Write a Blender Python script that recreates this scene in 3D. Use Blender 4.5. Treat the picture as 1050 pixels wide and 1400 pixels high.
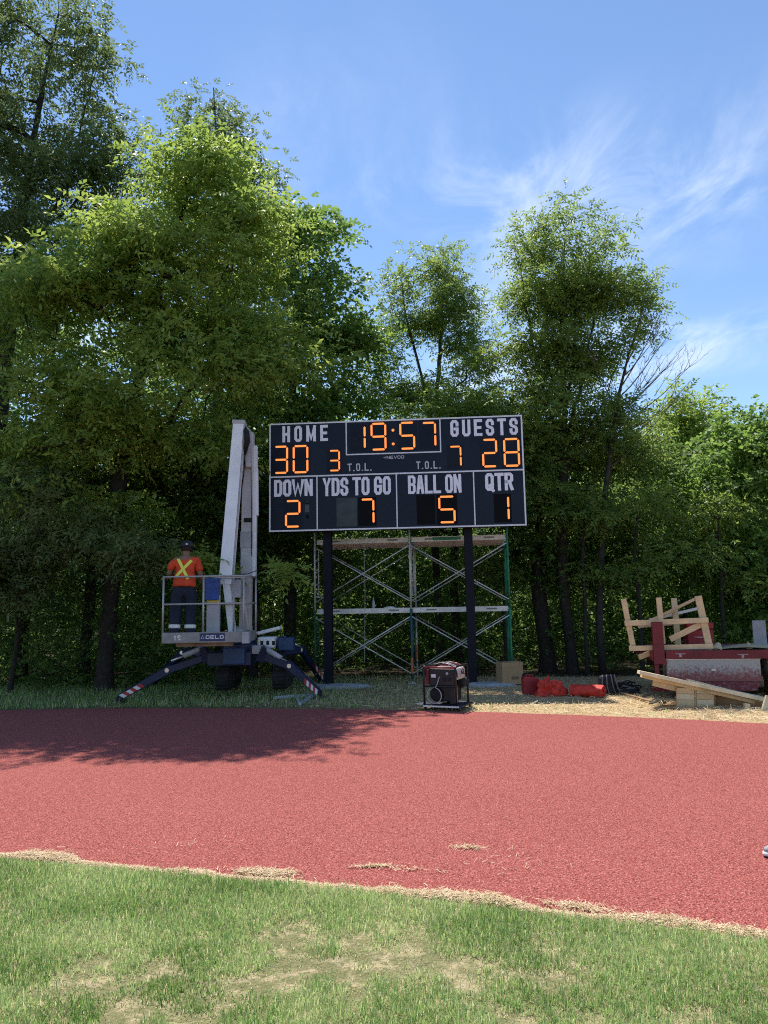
import bpy, bmesh, math, random
import numpy as np
from mathutils import Vector, Matrix
from mathutils.bvhtree import BVHTree
for o in list(bpy.data.objects): bpy.data.objects.remove(o)
random.seed(7)
SC = bpy.context.scene
COL = SC.collection
rad = math.radians
# ------------------------------------------------------------------ camera
FPX, PITCH, ROLL, EYE = 1010.0, rad(7.5), rad(1.03), 1.6
F = np.array([0, math.cos(PITCH), math.sin(PITCH)]); R0 = np.array([1., 0, 0])
U0 = np.array([0, -math.sin(PITCH), math.cos(PITCH)])
RV = R0*math.cos(ROLL)-U0*math.sin(ROLL); UV = R0*math.sin(ROLL)+U0*math.cos(ROLL)
CP = np.array([0, 0, EYE])
cd = bpy.data.cameras.new('camera'); cam = bpy.data.objects.new('camera', cd); COL.objects.link(cam)
cd.sensor_fit = 'VERTICAL'; cd.sensor_height = 36; cd.lens = 36*FPX/1400; cd.clip_end = 2000; cd.clip_start = .05
cam.matrix_world = Matrix(((RV[0], UV[0], -F[0], 0), (RV[1], UV[1], -F[1], 0), (RV[2], UV[2], -F[2], EYE), (0, 0, 0, 1)))
SC.camera = cam
# ------------------------------------------------------------------ sun and sky
SUN = Vector((-.15, .51, 1.0)).normalized()
SUN_EL = math.asin(SUN.z); SUN_AZ = math.atan2(SUN.x, SUN.y)
sl = bpy.data.lights.new('sun', 'SUN'); sl.energy = 5.0; sl.angle = rad(.53); sl.color = (1, .95, .87)
so = bpy.data.objects.new('sun', sl); COL.objects.link(so)
so.rotation_euler = SUN.to_track_quat('Z', 'Y').to_euler(); so.location = (-8, 12, 30)
W = bpy.data.worlds.new('World'); SC.world = W; W.use_nodes = True
def sky():
    nt = W.node_tree; N = nt.nodes; L = nt.links; N.clear()
    out = N.new('ShaderNodeOutputWorld'); bg = N.new('ShaderNodeBackground'); bg.inputs[1].default_value = .14
    st = N.new('ShaderNodeTexSky'); st.sky_type = 'NISHITA'; st.sun_disc = False
    st.sun_elevation = SUN_EL; st.sun_rotation = SUN_AZ; st.air_density = 1.0; st.dust_density = 0.0; st.ozone_density = 4.0
    tc = N.new('ShaderNodeTexCoord'); sp = N.new('ShaderNodeSeparateXYZ'); L.new(tc.outputs['Generated'], sp.inputs[0])
    def m(op, a, b=None, c=None):
        n = N.new('ShaderNodeMath'); n.operation = op
        for i, v in enumerate((a, b, c)):
            if v is None: continue
            if isinstance(v, (int, float)): n.inputs[i].default_value = v
            else: L.new(v, n.inputs[i])
        return n.outputs[0]
    z = m('MAXIMUM', sp.outputs[2], .06)
    cx = m('DIVIDE', sp.outputs[0], z); cy = m('DIVIDE', sp.outputs[1], z)
    cb = N.new('ShaderNodeCombineXYZ'); L.new(cx, cb.inputs[0]); L.new(cy, cb.inputs[1])
    def noise(scale, det, dist, loc, rot, scl, rough=.55):
        mp = N.new('ShaderNodeMapping'); mp.inputs['Location'].default_value = loc
        mp.inputs['Rotation'].default_value = (0, 0, rot); mp.inputs['Scale'].default_value = scl
        L.new(cb.outputs[0], mp.inputs[0])
        n = N.new('ShaderNodeTexNoise'); n.inputs['Scale'].default_value = scale; n.inputs['Detail'].default_value = det
        n.inputs['Distortion'].default_value = dist; n.inputs['Roughness'].default_value = rough
        L.new(mp.outputs[0], n.inputs['Vector']); return n.outputs[0]
    def ramp(v, a, b):
        n = N.new('ShaderNodeMapRange'); n.interpolation_type = 'SMOOTHSTEP'
        n.inputs[1].default_value = a; n.inputs[2].default_value = b; L.new(v, n.inputs[0]); return n.outputs[0]
    # thin cirrus: large patches, torn by finer streaks
    patch = ramp(noise(.62, 2, .2, CLOUD_LOC, 0, (1, 1, 1)), .47, .68)
    wisp = ramp(noise(3.4, 11, .55, (3, 1, 0), .5, (1.0, .55, 1), .66), .34, .74)
    fac = m('MULTIPLY', m('MULTIPLY', patch, wisp), .6)
    mx = N.new('ShaderNodeMix'); mx.data_type = 'RGBA'
    L.new(fac, mx.inputs[0]); L.new(st.outputs[0], mx.inputs[6]); mx.inputs[7].default_value = (6.6, 7.0, 7.5, 1)
    L.new(mx.outputs[2], bg.inputs[0]); L.new(bg.outputs[0], out.inputs[0])
CLOUD_LOC = (1.6, 2.0, 0)
sky()
SC.view_settings.view_transform = 'Standard'; SC.view_settings.look = 'None'
SC.view_settings.exposure = 0.42; SC.view_settings.gamma = 1; SC.view_settings.use_curve_mapping = False
SC.cycles.max_bounces = 10; SC.cycles.diffuse_bounces = 7; SC.cycles.transmission_bounces = 7; SC.cycles.transparent_max_bounces = 6; SC.cycles.use_denoising = False; SC.cycles.filter_width = 1.1; SC.cycles.sample_clamp_indirect = 4

# ------------------------------------------------------------------ helpers
def ray(x, y): return F+(x-525)/FPX*RV+(700-y)/FPX*UV
def G(x, y, z=0.):                      # ground point under a sight line
    d = ray(x, y); return Vector(CP+d*((z-EYE)/d[2]))
def P(x, y, Y):                         # point at distance Y up the field
    d = ray(x, y); return Vector(CP+d*(Y/d[1]))
ORG = {}
class MB:
    def __init__(s): s.v = []; s.f = []
    def add(s, vs, fs):
        n = len(s.v); s.v += [tuple(v) for v in vs]; s.f += [tuple(i+n for i in f) for f in fs]; return s
    def hexa(s, p):                      # 8 corners, bottom 4 then top 4
        return s.add(p, [(3, 2, 1, 0), (4, 5, 6, 7), (0, 1, 5, 4), (1, 2, 6, 5), (2, 3, 7, 6), (3, 0, 4, 7)])
    def box(s, c, size, m=None):
        c = Vector(c); a, b, d = [x/2 for x in size]; m = m or Matrix.Identity(3)
        return s.hexa([c+m@Vector(q) for q in ((-a, -b, -d), (a, -b, -d), (a, b, -d), (-a, b, -d), (-a, -b, d), (a, -b, d), (a, b, d), (-a, b, d))])
    def beam(s, a, b, w, h, up=(0, 0, 1), w2=None, h2=None):   # w across, h along up
        a = Vector(a); b = Vector(b); d = (b-a).normalized(); sd = d.cross(Vector(up))
        if sd.length < 1e-4: sd = d.cross(Vector((0, 1, 0)))
        sd.normalize(); u = sd.cross(d).normalized(); w2 = w2 or w; h2 = h2 or h
        q = []
        for p, ww, hh in ((a, w, h), (b, w2, h2)):
            q += [p-sd*ww/2-u*hh/2, p+sd*ww/2-u*hh/2, p+sd*ww/2+u*hh/2, p-sd*ww/2+u*hh/2]
        return s.hexa(q)
    def tube(s, pts, r, n=8, cap=True, closed=False):
        pts = [Vector(p) for p in pts]; k = len(pts); r = r if hasattr(r, '__len__') else [r]*k
        b0 = len(s.v); ref = None
        for i, p in enumerate(pts):
            a = pts[i-1] if i else (pts[-1] if closed else p); c = pts[i+1] if i < k-1 else (pts[0] if closed else p)
            t = (c-a).normalized()
            if ref is None: ref = t.orthogonal()
            ref = (ref-t*ref.dot(t)); ref = ref.normalized() if ref.length > 1e-6 else t.orthogonal().normalized()
            bi = t.cross(ref)
            for j in range(n):
                an = 2*math.pi*j/n; s.v.append(tuple(p+ref*(r[i]*math.cos(an))+bi*(r[i]*math.sin(an))))
        for i in range(k-1+(1 if closed else 0)):
            i2 = (i+1) % k
            for j in range(n):
                s.f.append((b0+i*n+j, b0+i*n+(j+1) % n, b0+i2*n+(j+1) % n, b0+i2*n+j))
        if cap and not closed:
            s.f.append(tuple(b0+j for j in reversed(range(n)))); s.f.append(tuple(b0+(k-1)*n+j for j in range(n)))
        return s
    def prism(s, poly, o, ux, uy, th):   # polygon in the ux, uy frame pushed th along ux x uy
        o = Vector(o); ux = Vector(ux); uy = Vector(uy); n = ux.cross(uy).normalized(); k = len(poly)
        vs = [o+ux*x+uy*y for x, y in poly]+[o+ux*x+uy*y+n*th for x, y in poly]
        fs = [tuple(reversed(range(k))), tuple(range(k, 2*k))]+[(i, (i+1) % k, k+(i+1) % k, k+i) for i in range(k)]
        return s.add(vs, fs)
    def lathe(s, prof, o, axis=(0, 0, 1), n=14):
        o = Vector(o); ax = Vector(axis).normalized(); a = ax.orthogonal().normalized(); b = ax.cross(a); b0 = len(s.v)
        for r, h in prof:
            for j in range(n):
                t = 2*math.pi*j/n; s.v.append(tuple(o+ax*h+a*(r*math.cos(t))+b*(r*math.sin(t))))
        for i in range(len(prof)-1):
            for j in range(n): s.f.append((b0+i*n+j, b0+i*n+(j+1) % n, b0+(i+1)*n+(j+1) % n, b0+(i+1)*n+j))
        s.f.append(tuple(b0+j for j in reversed(range(n)))); s.f.append(tuple(b0+(len(prof)-1)*n+j for j in range(n)))
        return s
def link(name, me, mat, parent, base):
    o = bpy.data.objects.new(name, me); COL.objects.link(o)
    if mat: me.materials.append(mat)
    ORG[o.name] = Vector(base)
    if parent: o.parent = parent; o.location = Vector(base)-ORG[parent.name]
    else: o.location = base
    return o
def obj(name, mb, mat, parent=None, bevel=0., smooth=False, base=None):
    a = np.array(mb.v, dtype=float)
    if base is None: base = Vector(((a[:, 0].min()+a[:, 0].max())/2, (a[:, 1].min()+a[:, 1].max())/2, a[:, 2].min()))
    me = bpy.data.meshes.new(name); me.from_pydata((a-np.array(base)).tolist(), [], mb.f); me.update()
    if smooth: me.polygons.foreach_set('use_smooth', [True]*len(me.polygons))
    o = link(name, me, mat, parent, base)
    if bevel:
        m = o.modifiers.new('bevel', 'BEVEL'); m.width = bevel; m.segments = 2; m.limit_method = 'ANGLE'
    return o
def tag(o, label, cat, group=None):
    o['label'] = label; o['category'] = cat
    if group: o['group'] = group
    return o
def thing(name, label, cat, base, group=None):
    o = bpy.data.objects.new(name, None); COL.objects.link(o); o.location = base; o.empty_display_size = .2
    ORG[o.name] = Vector(base); return tag(o, label, cat, group)
MATS = {}
def mat(name, c, rough=.6, metal=0., var=.12, scale=8., bump=0., bscale=60., c2=None, spec=.4, emit=None, thr=None, detail=5):
    if name in MATS: return MATS[name]
    m = bpy.data.materials.new(name); m.use_nodes = True; nt = m.node_tree; N = nt.nodes; L = nt.links
    b = N['Principled BSDF']; b.inputs['Roughness'].default_value = rough; b.inputs['Metallic'].default_value = metal
    b.inputs['Specular IOR Level'].default_value = spec
    tc = N.new('ShaderNodeTexCoord'); n = N.new('ShaderNodeTexNoise'); n.inputs['Scale'].default_value = scale; n.inputs['Detail'].default_value = detail
    L.new(tc.outputs['Object'], n.inputs['Vector'])
    rp = N.new('ShaderNodeValToRGB'); L.new(n.outputs[0], rp.inputs[0])
    a0, a1 = thr or (.3, .7)
    rp.color_ramp.elements[0].position = a0; rp.color_ramp.elements[1].position = a1
    d = c2 or [min(1, x*(1+var)) for x in c]
    e = c if c2 else [x*(1-var) for x in c]
    rp.color_ramp.elements[0].color = (*e, 1); rp.color_ramp.elements[1].color = (*d, 1)
    L.new(rp.outputs[0], b.inputs['Base Color'])
    if bump:
        n2 = N.new('ShaderNodeTexNoise'); n2.inputs['Scale'].default_value = bscale; n2.inputs['Detail'].default_value = 4
        L.new(tc.outputs['Object'], n2.inputs['Vector'])
        bp = N.new('ShaderNodeBump'); bp.inputs['Strength'].default_value = bump; bp.inputs['Distance'].default_value = .02
        L.new(n2.outputs[0], bp.inputs['Height']); L.new(bp.outputs[0], b.inputs['Normal'])
    if emit:
        b.inputs['Emission Color'].default_value = (*c, 1); b.inputs['Emission Strength'].default_value = emit
    MATS[name] = m; return m
def leaf_mat(name, dark, mid, light, trans=.38, gloss=.35):
    m = bpy.data.materials.new(name); m.use_nodes = True; nt = m.node_tree; N = nt.nodes; L = nt.links
    b = N['Principled BSDF']; b.inputs['Roughness'].default_value = max(gloss, .48); b.inputs['Specular IOR Level'].default_value = .26
    at = N.new('ShaderNodeAttribute'); at.attribute_name = 'rnd'
    rp = N.new('ShaderNodeValToRGB'); L.new(at.outputs['Fac'], rp.inputs[0])
    rp.color_ramp.elements[0].color = (*dark, 1); rp.color_ramp.elements[1].color = (*light, 1)
    e = rp.color_ramp.elements.new(.55); e.color = (*mid, 1)
    L.new(rp.outputs[0], b.inputs['Base Color'])
    t = N.new('ShaderNodeBsdfTranslucent'); hs = N.new('ShaderNodeHueSaturation')
    hs.inputs['Hue'].default_value = .485; hs.inputs['Saturation'].default_value = 1.0; hs.inputs['Value'].default_value = 2.0
    L.new(rp.outputs[0], hs.inputs['Color']); L.new(hs.outputs[0], t.inputs['Color'])
    mx = N.new('ShaderNodeMixShader'); mx.inputs[0].default_value = trans
    L.new(b.outputs[0], mx.inputs[1]); L.new(t.outputs[0], mx.inputs[2]); L.new(mx.outputs[0], N['Material Output'].inputs['Surface'])
    return m
def np_mesh(name, V, faces4=None, rnd=None, smooth=False, k=4):
    me = bpy.data.meshes.new(name); nf = len(faces4)
    me.vertices.add(len(V)); me.vertices.foreach_set('co', np.asarray(V, dtype=np.float32).ravel())
    me.loops.add(nf*k); me.polygons.add(nf)
    me.loops.foreach_set('vertex_index', np.asarray(faces4, dtype=np.int32).ravel())
    me.polygons.foreach_set('loop_start', np.arange(nf, dtype=np.int32)*k)
    if smooth: me.polygons.foreach_set('use_smooth', np.ones(nf, dtype=bool))
    me.update(calc_edges=True)
    if rnd is not None:
        a = me.attributes.new('rnd', 'FLOAT', 'FACE'); a.data.foreach_set('value', np.asarray(rnd, dtype=np.float32))
    return me
def unit(a): return a/np.maximum(np.linalg.norm(a, axis=-1, keepdims=True), 1e-9)
# ------------------------------------------------------------------ ground
def far_edge(x): return 12.11-.28*x-.024*x*x
def near_edge(x): return 4.40-.325*x-.020*x*x
rng = np.random.default_rng(5)
def wobble(n, amp, octs=((1, 1.), (4, .5), (11, .35), (29, .25), (70, .18)), seed=1):
    g = np.random.default_rng(seed); t = np.linspace(0, 1, n); y = np.zeros(n)
    for fq, a in octs:
        y += a*np.interp(t, np.linspace(0, 1, fq*5+2), g.uniform(-1, 1, fq*5+2))
    return y*amp
def strip(name, xs, y0, y1, z, m, rows=1):
    V = []; Fc = []; n = len(xs)
    for r in range(rows+1):
        t = r/rows
        for i in range(n): V.append((xs[i], y0[i]*(1-t)+y1[i]*t, z))
    for r in range(rows):
        for i in range(n-1): Fc.append((r*n+i, r*n+i+1, (r+1)*n+i+1, (r+1)*n+i))
    o = link(name, np_mesh(name, V, Fc), m, None, (0, 0, 0)); o['kind'] = 'structure'; return o
def ground_mat(name, cols, scales, bump=.5, bs=120, rough=.95, mixx=None):
    """layered noise colours: cols = list of (colour, noise scale, lo, hi)"""
    m = bpy.data.materials.new(name); m.use_nodes = True; nt = m.node_tree; N = nt.nodes; L = nt.links
    b = N['Principled BSDF']; b.inputs['Roughness'].default_value = rough; b.inputs['Specular IOR Level'].default_value = .2
    tc = N.new('ShaderNodeTexCoord'); prev = None
    for i, (c, s, lo, hi) in enumerate(cols):
        if i == 0:
            rgb = N.new('ShaderNodeRGB'); rgb.outputs[0].default_value = (*c, 1); prev = rgb.outputs[0]; continue
        n = N.new('ShaderNodeTexNoise'); n.inputs['Scale'].default_value = s; n.inputs['Detail'].default_value = 3
        mp = N.new('ShaderNodeMapping'); mp.inputs['Location'].default_value = (i*3.1, i*1.7, 0); L.new(tc.outputs['Object'], mp.inputs[0]); L.new(mp.outputs[0], n.inputs['Vector'])
        r = N.new('ShaderNodeMapRange'); r.inputs[1].default_value = lo; r.inputs[2].default_value = hi; L.new(n.outputs[0], r.inputs[0])
        f = r.outputs[0]
        if mixx and i == mixx[0]:               # this layer belongs to one end of the strip
            sp = N.new('ShaderNodeSeparateXYZ'); L.new(tc.outputs['Object'], sp.inputs[0])
            r2 = N.new('ShaderNodeMapRange'); r2.inputs[1].default_value = mixx[1]; r2.inputs[2].default_value = mixx[2]; L.new(sp.outputs[0], r2.inputs[0])
            a = N.new('ShaderNodeMath'); a.operation = 'MULTIPLY_ADD'; a.use_clamp = True; L.new(r2.outputs[0], a.inputs[0]); a.inputs[1].default_value = 2.; 
            a2 = N.new('ShaderNodeMath'); a2.operation = 'SUBTRACT'; L.new(f, a2.inputs[0]); a2.inputs[1].default_value = 1.; L.new(a2.outputs[0], a.inputs[2]); f = a.outputs[0]
        x = N.new('ShaderNodeMix'); x.data_type = 'RGBA'; L.new(f, x.inputs[0]); L.new(prev, x.inputs[6]); x.inputs[7].default_value = (*c, 1); prev = x.outputs[2]
    L.new(prev, b.inputs['Base Color'])
    n2 = N.new('ShaderNodeTexNoise'); n2.inputs['Scale'].default_value = bs; n2.inputs['Detail'].default_value = 3; L.new(tc.outputs['Object'], n2.inputs['Vector'])
    bp = N.new('ShaderNodeBump'); bp.inputs['Strength'].default_value = bump; bp.inputs['Distance'].default_value = .02; L.new(n2.outputs[0], bp.inputs['Height']); L.new(bp.outputs[0], b.inputs['Normal'])
    return m
floor_m = ground_mat('forest_floor', [((.035, .026, .016), 0, 0, 0), ((.07, .05, .028), 9, .4, .65), ((.03, .05, .012), 1.3, .5, .7)], None)
verge_m = ground_mat('verge', [((.07, .085, .025), 0, 0, 0), ((.16, .13, .065), 2.2, .42, .62), ((.46, .33, .18), 6, .3, .7), ((.24, .17, .09), 26, .5, .72)], None, bump=.8, bs=40, mixx=(2, -3.2, 3.0))
track_m = ground_mat('red_track', [((.285, .060, .050), 0, 0, 0), ((.31, .070, .058), .7, .4, .7), ((.11, .017, .015), 76, .50, .62), ((.56, .22, .185), 92, .53, .64), ((.135, .022, .019), 125, .52, .64), ((.52, .18, .15), 145, .55, .66)], None, bump=.55, bs=90, rough=.95)
lawn_m = ground_mat('lawn_soil', [((.20, .185, .085), 0, 0, 0), ((.38, .31, .18), 9, .46, .6), ((.14, .14, .06), 30, .48, .68)], None, bump=.9, bs=60)
me = bpy.data.meshes.new('ground'); me.from_pydata([(-600, -600, 0), (600, -600, 0), (600, 600, 0), (-600, 600, 0)], [], [(0, 1, 2, 3)])
link('ground', me, floor_m, None, (0, 0, 0))['kind'] = 'structure'
xs = np.linspace(-20, 14, 1400)
ne = near_edge(xs)+wobble(1400, .045, seed=3); fe = far_edge(xs)+wobble(1400, .05, seed=4)
back = np.maximum(fe+1.5, np.interp(xs, [-20, -10, -4, 0, 3, 6, 14], [18, 17.3, 17.2, 17.6, 17.2, 16.2, 16]))+wobble(1400, .35, seed=9)
strip('grass_verge', xs, fe-.4, back, .004, verge_m)
strip('running_track', xs, ne-.3, fe, .008, track_m)
strip('lawn', xs, np.full(1400, -12.), ne, .014, lawn_m)

def blades(name, pts, h, w, lean, rnd, m, label, cat, up=1., segs=2, z0=.0):
    """tapered bent blades of grass or straw, three faces each"""
    n = len(pts); az = rng.uniform(0, 2*np.pi, n); d = np.stack([np.cos(az), np.sin(az), np.zeros(n)], 1)
    sd = np.stack([-np.sin(az+rng.normal(0, .6, n)), np.cos(az), np.zeros(n)], 1)*(w/2)[:, None]
    b = np.column_stack([pts, np.full(n, z0)]); zz = np.array([0, 0, 1.])
    c1 = b+d*(h*lean*.3)[:, None]+zz*(h*.6*up)[:, None]; c2 = b+d*(h*lean)[:, None]+zz*(h*up*(1-.25*lean*lean))[:, None]
    V = np.stack([b-sd, b+sd, c1+sd*.8, c1-sd*.8, c2], 1).reshape(-1, 3); i = np.arange(n)[:, None]*5
    T = np.concatenate([i+[0, 1, 2], i+[0, 2, 3], i+[3, 2, 4]], 1).reshape(-1, 3)
    o = link(name, np_mesh(name, V, T, np.repeat(rnd, 3), k=3), m, None, (0, 0, 0)); o['kind'] = 'stuff'; return tag(o, label, cat)
def field(x, y, s, seed):
    """smooth value noise for clumps and bare patches"""
    g = np.random.default_rng(seed).uniform(0, 1, (128, 128)); u = (x*s+40) % 127; v = (y*s+40) % 127
    i = u.astype(int); j = v.astype(int); a = u-i; c = v-j; a = a*a*(3-2*a); c = c*c*(3-2*c)
    return (g[i, j]*(1-a)+g[i+1, j]*a)*(1-c)+(g[i, j+1]*(1-a)+g[i+1, j+1]*a)*c
grass_m = leaf_mat('grass_blade', (.54, .50, .31), (.28, .40, .145), (.10, .20, .038), trans=.42, gloss=.5)
_e = grass_m.node_tree.nodes['Color Ramp'].color_ramp.elements; _e[1].position = .34; _e[0].position = .06
n = 420000
px = rng.uniform(-3.4, 3.0, n); py = rng.uniform(2.2, 5.6, n)
k = py < near_edge(px)-.015+np.interp(px, xs, ne-near_edge(xs))+rng.normal(0, .012, n); px, py = px[k], py[k]
dens = .45*field(px, py, 2.3, 2)+.35*field(px, py, 6.5, 3)+.2*field(px, py, 15, 4)
edge = near_edge(px)-py
dry = np.clip((.44-dens)*5.5, 0, 1)*np.clip(edge*2.2-.5, 0, 1)
k = rng.uniform(0, 1, len(px)) < 1-.72*dry; px, py, dry, edge, dens = px[k], py[k], dry[k], edge[k], dens[k]
m_ = len(px); h = rng.gamma(5, .0062, m_)*(1-.45*dry)*(1+.25*np.exp(-edge*4))*np.clip(.45+edge*6, 0, 1)*(.7+.6*dens)
straw = rng.uniform(0, 1, m_) < .10+.22*field(px, py, 4, 43)+.5*dry
blades('lawn_grass', np.stack([px, py], 1), h*np.where(straw, .8, 1), rng.uniform(.0022, .0044, m_), np.abs(rng.normal(.5, .35, m_)),
       np.where(straw, rng.uniform(0, .22, m_), np.clip(rng.uniform(.2, .75, m_)+.7*(field(px, py, 3.1, 41)-.4), .25, 1)), grass_m, 'short green lawn grass with dry patches in the foreground', 'grass', z0=.012)
# rough verge grass under the lift, fading into straw to the right
n = 90000; px = rng.uniform(-11, 5.5, n); py = rng.uniform(9.5, 18, n)
k = (py > far_edge(px)+.06+.1*field(px, py, 6, 8)) & (py < np.interp(px, xs, back)+.4); px, py = px[k], py[k]
k = rng.uniform(0, 1, len(px)) < np.interp(px, [-3, -1, 1.5, 5], [1, .85, .35, .12])*(.35+.9*field(px, py, 2, 11)); px, py = px[k], py[k]; m_ = len(px)
straw = rng.uniform(0, 1, m_) < np.interp(px, [-4, -1, 2], [.18, .45, .8])
blades('verge_grass', np.stack([px, py], 1), rng.gamma(6, .013, m_)*np.interp(px, [-2, 2], [1, .55]), rng.uniform(.006, .012, m_), np.abs(rng.normal(.5, .3, m_)),
       np.where(straw, rng.uniform(0, .12, m_), rng.uniform(.3, 1, m_)), grass_m, 'rough grass verge between the track and the trees', 'grass', z0=.004)
straw_m = leaf_mat('straw', (.40, .28, .15), (.62, .48, .28), (.74, .62, .42), trans=.1, gloss=.6)
def straws(name, px, py, ln, w, z, label, cat):
    n = len(px); az = rng.uniform(0, 2*np.pi, n); d = np.stack([np.cos(az), np.sin(az), rng.normal(0, .18, n)], 1)*(ln/2)[:, None]
    sd = np.stack([-np.sin(az), np.cos(az), rng.normal(0, .4, n)], 1)*(w/2)[:, None]; c = np.column_stack([px, py, z])
    V = np.stack([c-d-sd, c+d-sd, c+d+sd, c-d+sd], 1).reshape(-1, 3); V[:, 2] = np.maximum(V[:, 2], .011)
    o = link(name, np_mesh(name, V, np.arange(n*4).reshape(-1, 4), rng.uniform(0, 1, n)), straw_m, None, (0, 0, 0)); o['kind'] = 'stuff'; return tag(o, label, cat)
n = 38000; px = rng.uniform(-4.2, 3.2, n); amp = np.clip(.25+1.9*(.6*field(px, px*0, 2.2, 21)+.4*field(px, px*0, 7, 22)-.38), .05, 1.6)
off = rng.normal(.075, .03, n)*(.45+.6*amp)+rng.exponential(.02, n)*amp
py = near_edge(px)+np.interp(px, xs, ne-near_edge(xs))+off
straws('straw_fringe', px, py, rng.uniform(.02, .06, n), rng.uniform(.0015, .004, n), .012+rng.uniform(0, .014, n)*amp, 'pale straw fringe along the near edge of the red track', 'straw')
cx = []; cy = []
for (a, b, sx, sy, nn) in ((365, 1196, .10, .035, 900), (508, 1187, .07, .010, 160), (640, 1161, .05, .02, 130), (560, 1191, .12, .02, 60), (790, 1243, .10, .03, 400), (700, 1180, .3, .15, 50), (235, 1160, .2, .1, 30)):
    g = G(a, b); an = rng.uniform(-.4, .2); u = rng.normal(0, sx, nn); v = rng.normal(0, sy, nn); cx.append(g.x+u*math.cos(an)-v*math.sin(an)); cy.append(g.y+u*math.sin(an)+v*math.cos(an))
cx = np.concatenate(cx); cy = np.concatenate(cy)
straws('loose_straw', cx, cy, rng.uniform(.02, .06, len(cx)), rng.uniform(.0015, .004, len(cx)), .013+rng.uniform(0, .008, len(cx)), 'loose wisps of straw scattered on the red track', 'straw')
n = 34000; px = rng.uniform(-6, 8, n); py = rng.uniform(8, 17, n)
k = (py > far_edge(px)+.03) & (py < np.interp(px, xs, back)) & (rng.uniform(0, 1, n) < np.interp(px, [-6, -2, 1, 4], [.06, .15, .6, 1]))
px, py = px[k], py[k]
straws('straw_mulch', px, py, rng.uniform(.05, .16, len(px)), rng.uniform(.004, .010, len(px)), .01+rng.uniform(0, .03, len(px)), 'dry straw mulch strewn over the verge beside the track', 'straw')
# ------------------------------------------------------------------ trees
bark_m = mat('bark', (.028, .023, .018), .9, var=.5, scale=14, bump=.8, bscale=40)
bark_grey = mat('grey_bark', (.045, .040, .034), .9, var=.4, scale=12, bump=.8, bscale=40)
LEAF = {
 'sun_tinted': leaf_mat('sun_tinted_leaves', (.08, .12, .04), (.15, .20, .07), (.26, .30, .13), trans=.5),  # leaf colour lightened in place of sunlight missing on the left bush
 'ash': leaf_mat('ash_leaves', (0.0890, 0.1495, 0.0344), (0.1559, 0.2338, 0.0490), (0.2562, 0.3365, 0.0733), trans=.46),
 'yellow': leaf_mat('box_elder_leaves', (0.1176, 0.1926, 0.0379), (0.2061, 0.2982, 0.0595), (0.3139, 0.4042, 0.0919), trans=.46),
 'oak': leaf_mat('oak_leaves', (0.0618, 0.1010, 0.0318), (0.1030, 0.1498, 0.0477), (0.1629, 0.2090, 0.0715), trans=.46, gloss=.42),
 'maple': leaf_mat('maple_leaves', (0.0698, 0.1432, 0.0327), (0.1280, 0.2209, 0.0463), (0.2093, 0.3157, 0.0681), trans=.46),
 'under': leaf_mat('undergrowth_leaves', (0.0499, 0.1029, 0.0258), (0.0934, 0.1663, 0.0411), (0.2000, 0.2849, 0.0720), trans=.46, gloss=.38),
}
SHAPE = {'sun_tinted': (.14, .042, 4, .34), 'ash': (.110, .042, 4, .32), 'yellow': (.14, .064, 3, .32), 'oak': (.13, .058, 3, .25), 'maple': (.125, .10, 2, .26), 'under': (.125, .062, 3, .28)}
def sprigs(c, ax, kind, g, size=1.):
    """c, ax: position and direction of each leafy shoot -> leaf verts, faces, shade"""
    L, Wd, pairs, sl = SHAPE[kind]; n = len(c); ax = unit(ax); up = np.array([0, 0, 1.])+g.normal(0, .45, (n, 3))
    sd = unit(np.cross(ax, up)); nr = np.cross(sd, ax); col = g.uniform(0, 1, n)
    B = []; D = []; Nn = []; SS = []; C = []
    for i in range(pairs*2+1):
        t = 1. if i == pairs*2 else (i//2+.6)/(pairs+.3); sgn = 0 if i == pairs*2 else (1 if i % 2 else -1)
        b = c+ax*(sl*size*t)+np.array([0, 0, -.10*size])*(t*t)
        d = unit(ax*(1. if sgn == 0 else .55)+sd*sgn+np.array([0, 0, -.28])+g.normal(0, .28, (n, 3)))
        nn = unit(nr+g.normal(0, .38, (n, 3))); nn = unit(nn-d*(nn*d).sum(1, keepdims=True))
        B.append(b); D.append(d); Nn.append(nn); SS.append(g.uniform(.7, 1.2, n)); C.append(np.clip(col*.65+g.uniform(0, .35, n), 0, 1))
    B = np.concatenate(B); D = np.concatenate(D); Nn = np.concatenate(Nn); S = np.concatenate(SS)[:, None]*size; C = np.concatenate(C)
    s2 = np.cross(D, Nn)
    V = np.stack([B, B+D*L*S*.42+s2*Wd*S*.5+Nn*Wd*S*.16, B+D*L*S-Nn*L*S*.12, B+D*L*S*.42-s2*Wd*S*.5+Nn*Wd*S*.16], 1).reshape(-1, 3)
    return V, np.arange(len(V)).reshape(-1, 4), C
def lobe_pts(lobes, n, g, shell=.5, fan=5, spread=.40):
    """leaf clumps gathered in flat boughs that fill the lobes of a crown"""
    w = np.array([(a[3]*a[4]*a[5])**.72*(a[6] if len(a) > 6 else 1) for a in lobes]); w /= w.sum(); idx = g.choice(len(lobes), max(4, n//fan), p=w); out = []
    for i in idx:
        a = lobes[i]; c = P(a[0], a[1], a[2]); v = unit(g.normal(0, 1, 3)); r = g.uniform(0, 1)**shell*.92; k = min(1., (a[3]*a[4]*a[5])**(1/3)/.8)*spread
        b = np.array((c.x+v[0]*a[3]*r, c.y+v[1]*a[4]*r, c.z+v[2]*a[5]*r)); tilt = np.array([v[0], v[1]])*-.25
        for _ in range(fan):
            o = g.normal(0, 1, 3)*[k, k, k*.40]; o[2] += o[:2]@tilt; out.append(b+o)
    p = np.array(out); return p[p[:, 2] > .25]
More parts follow.
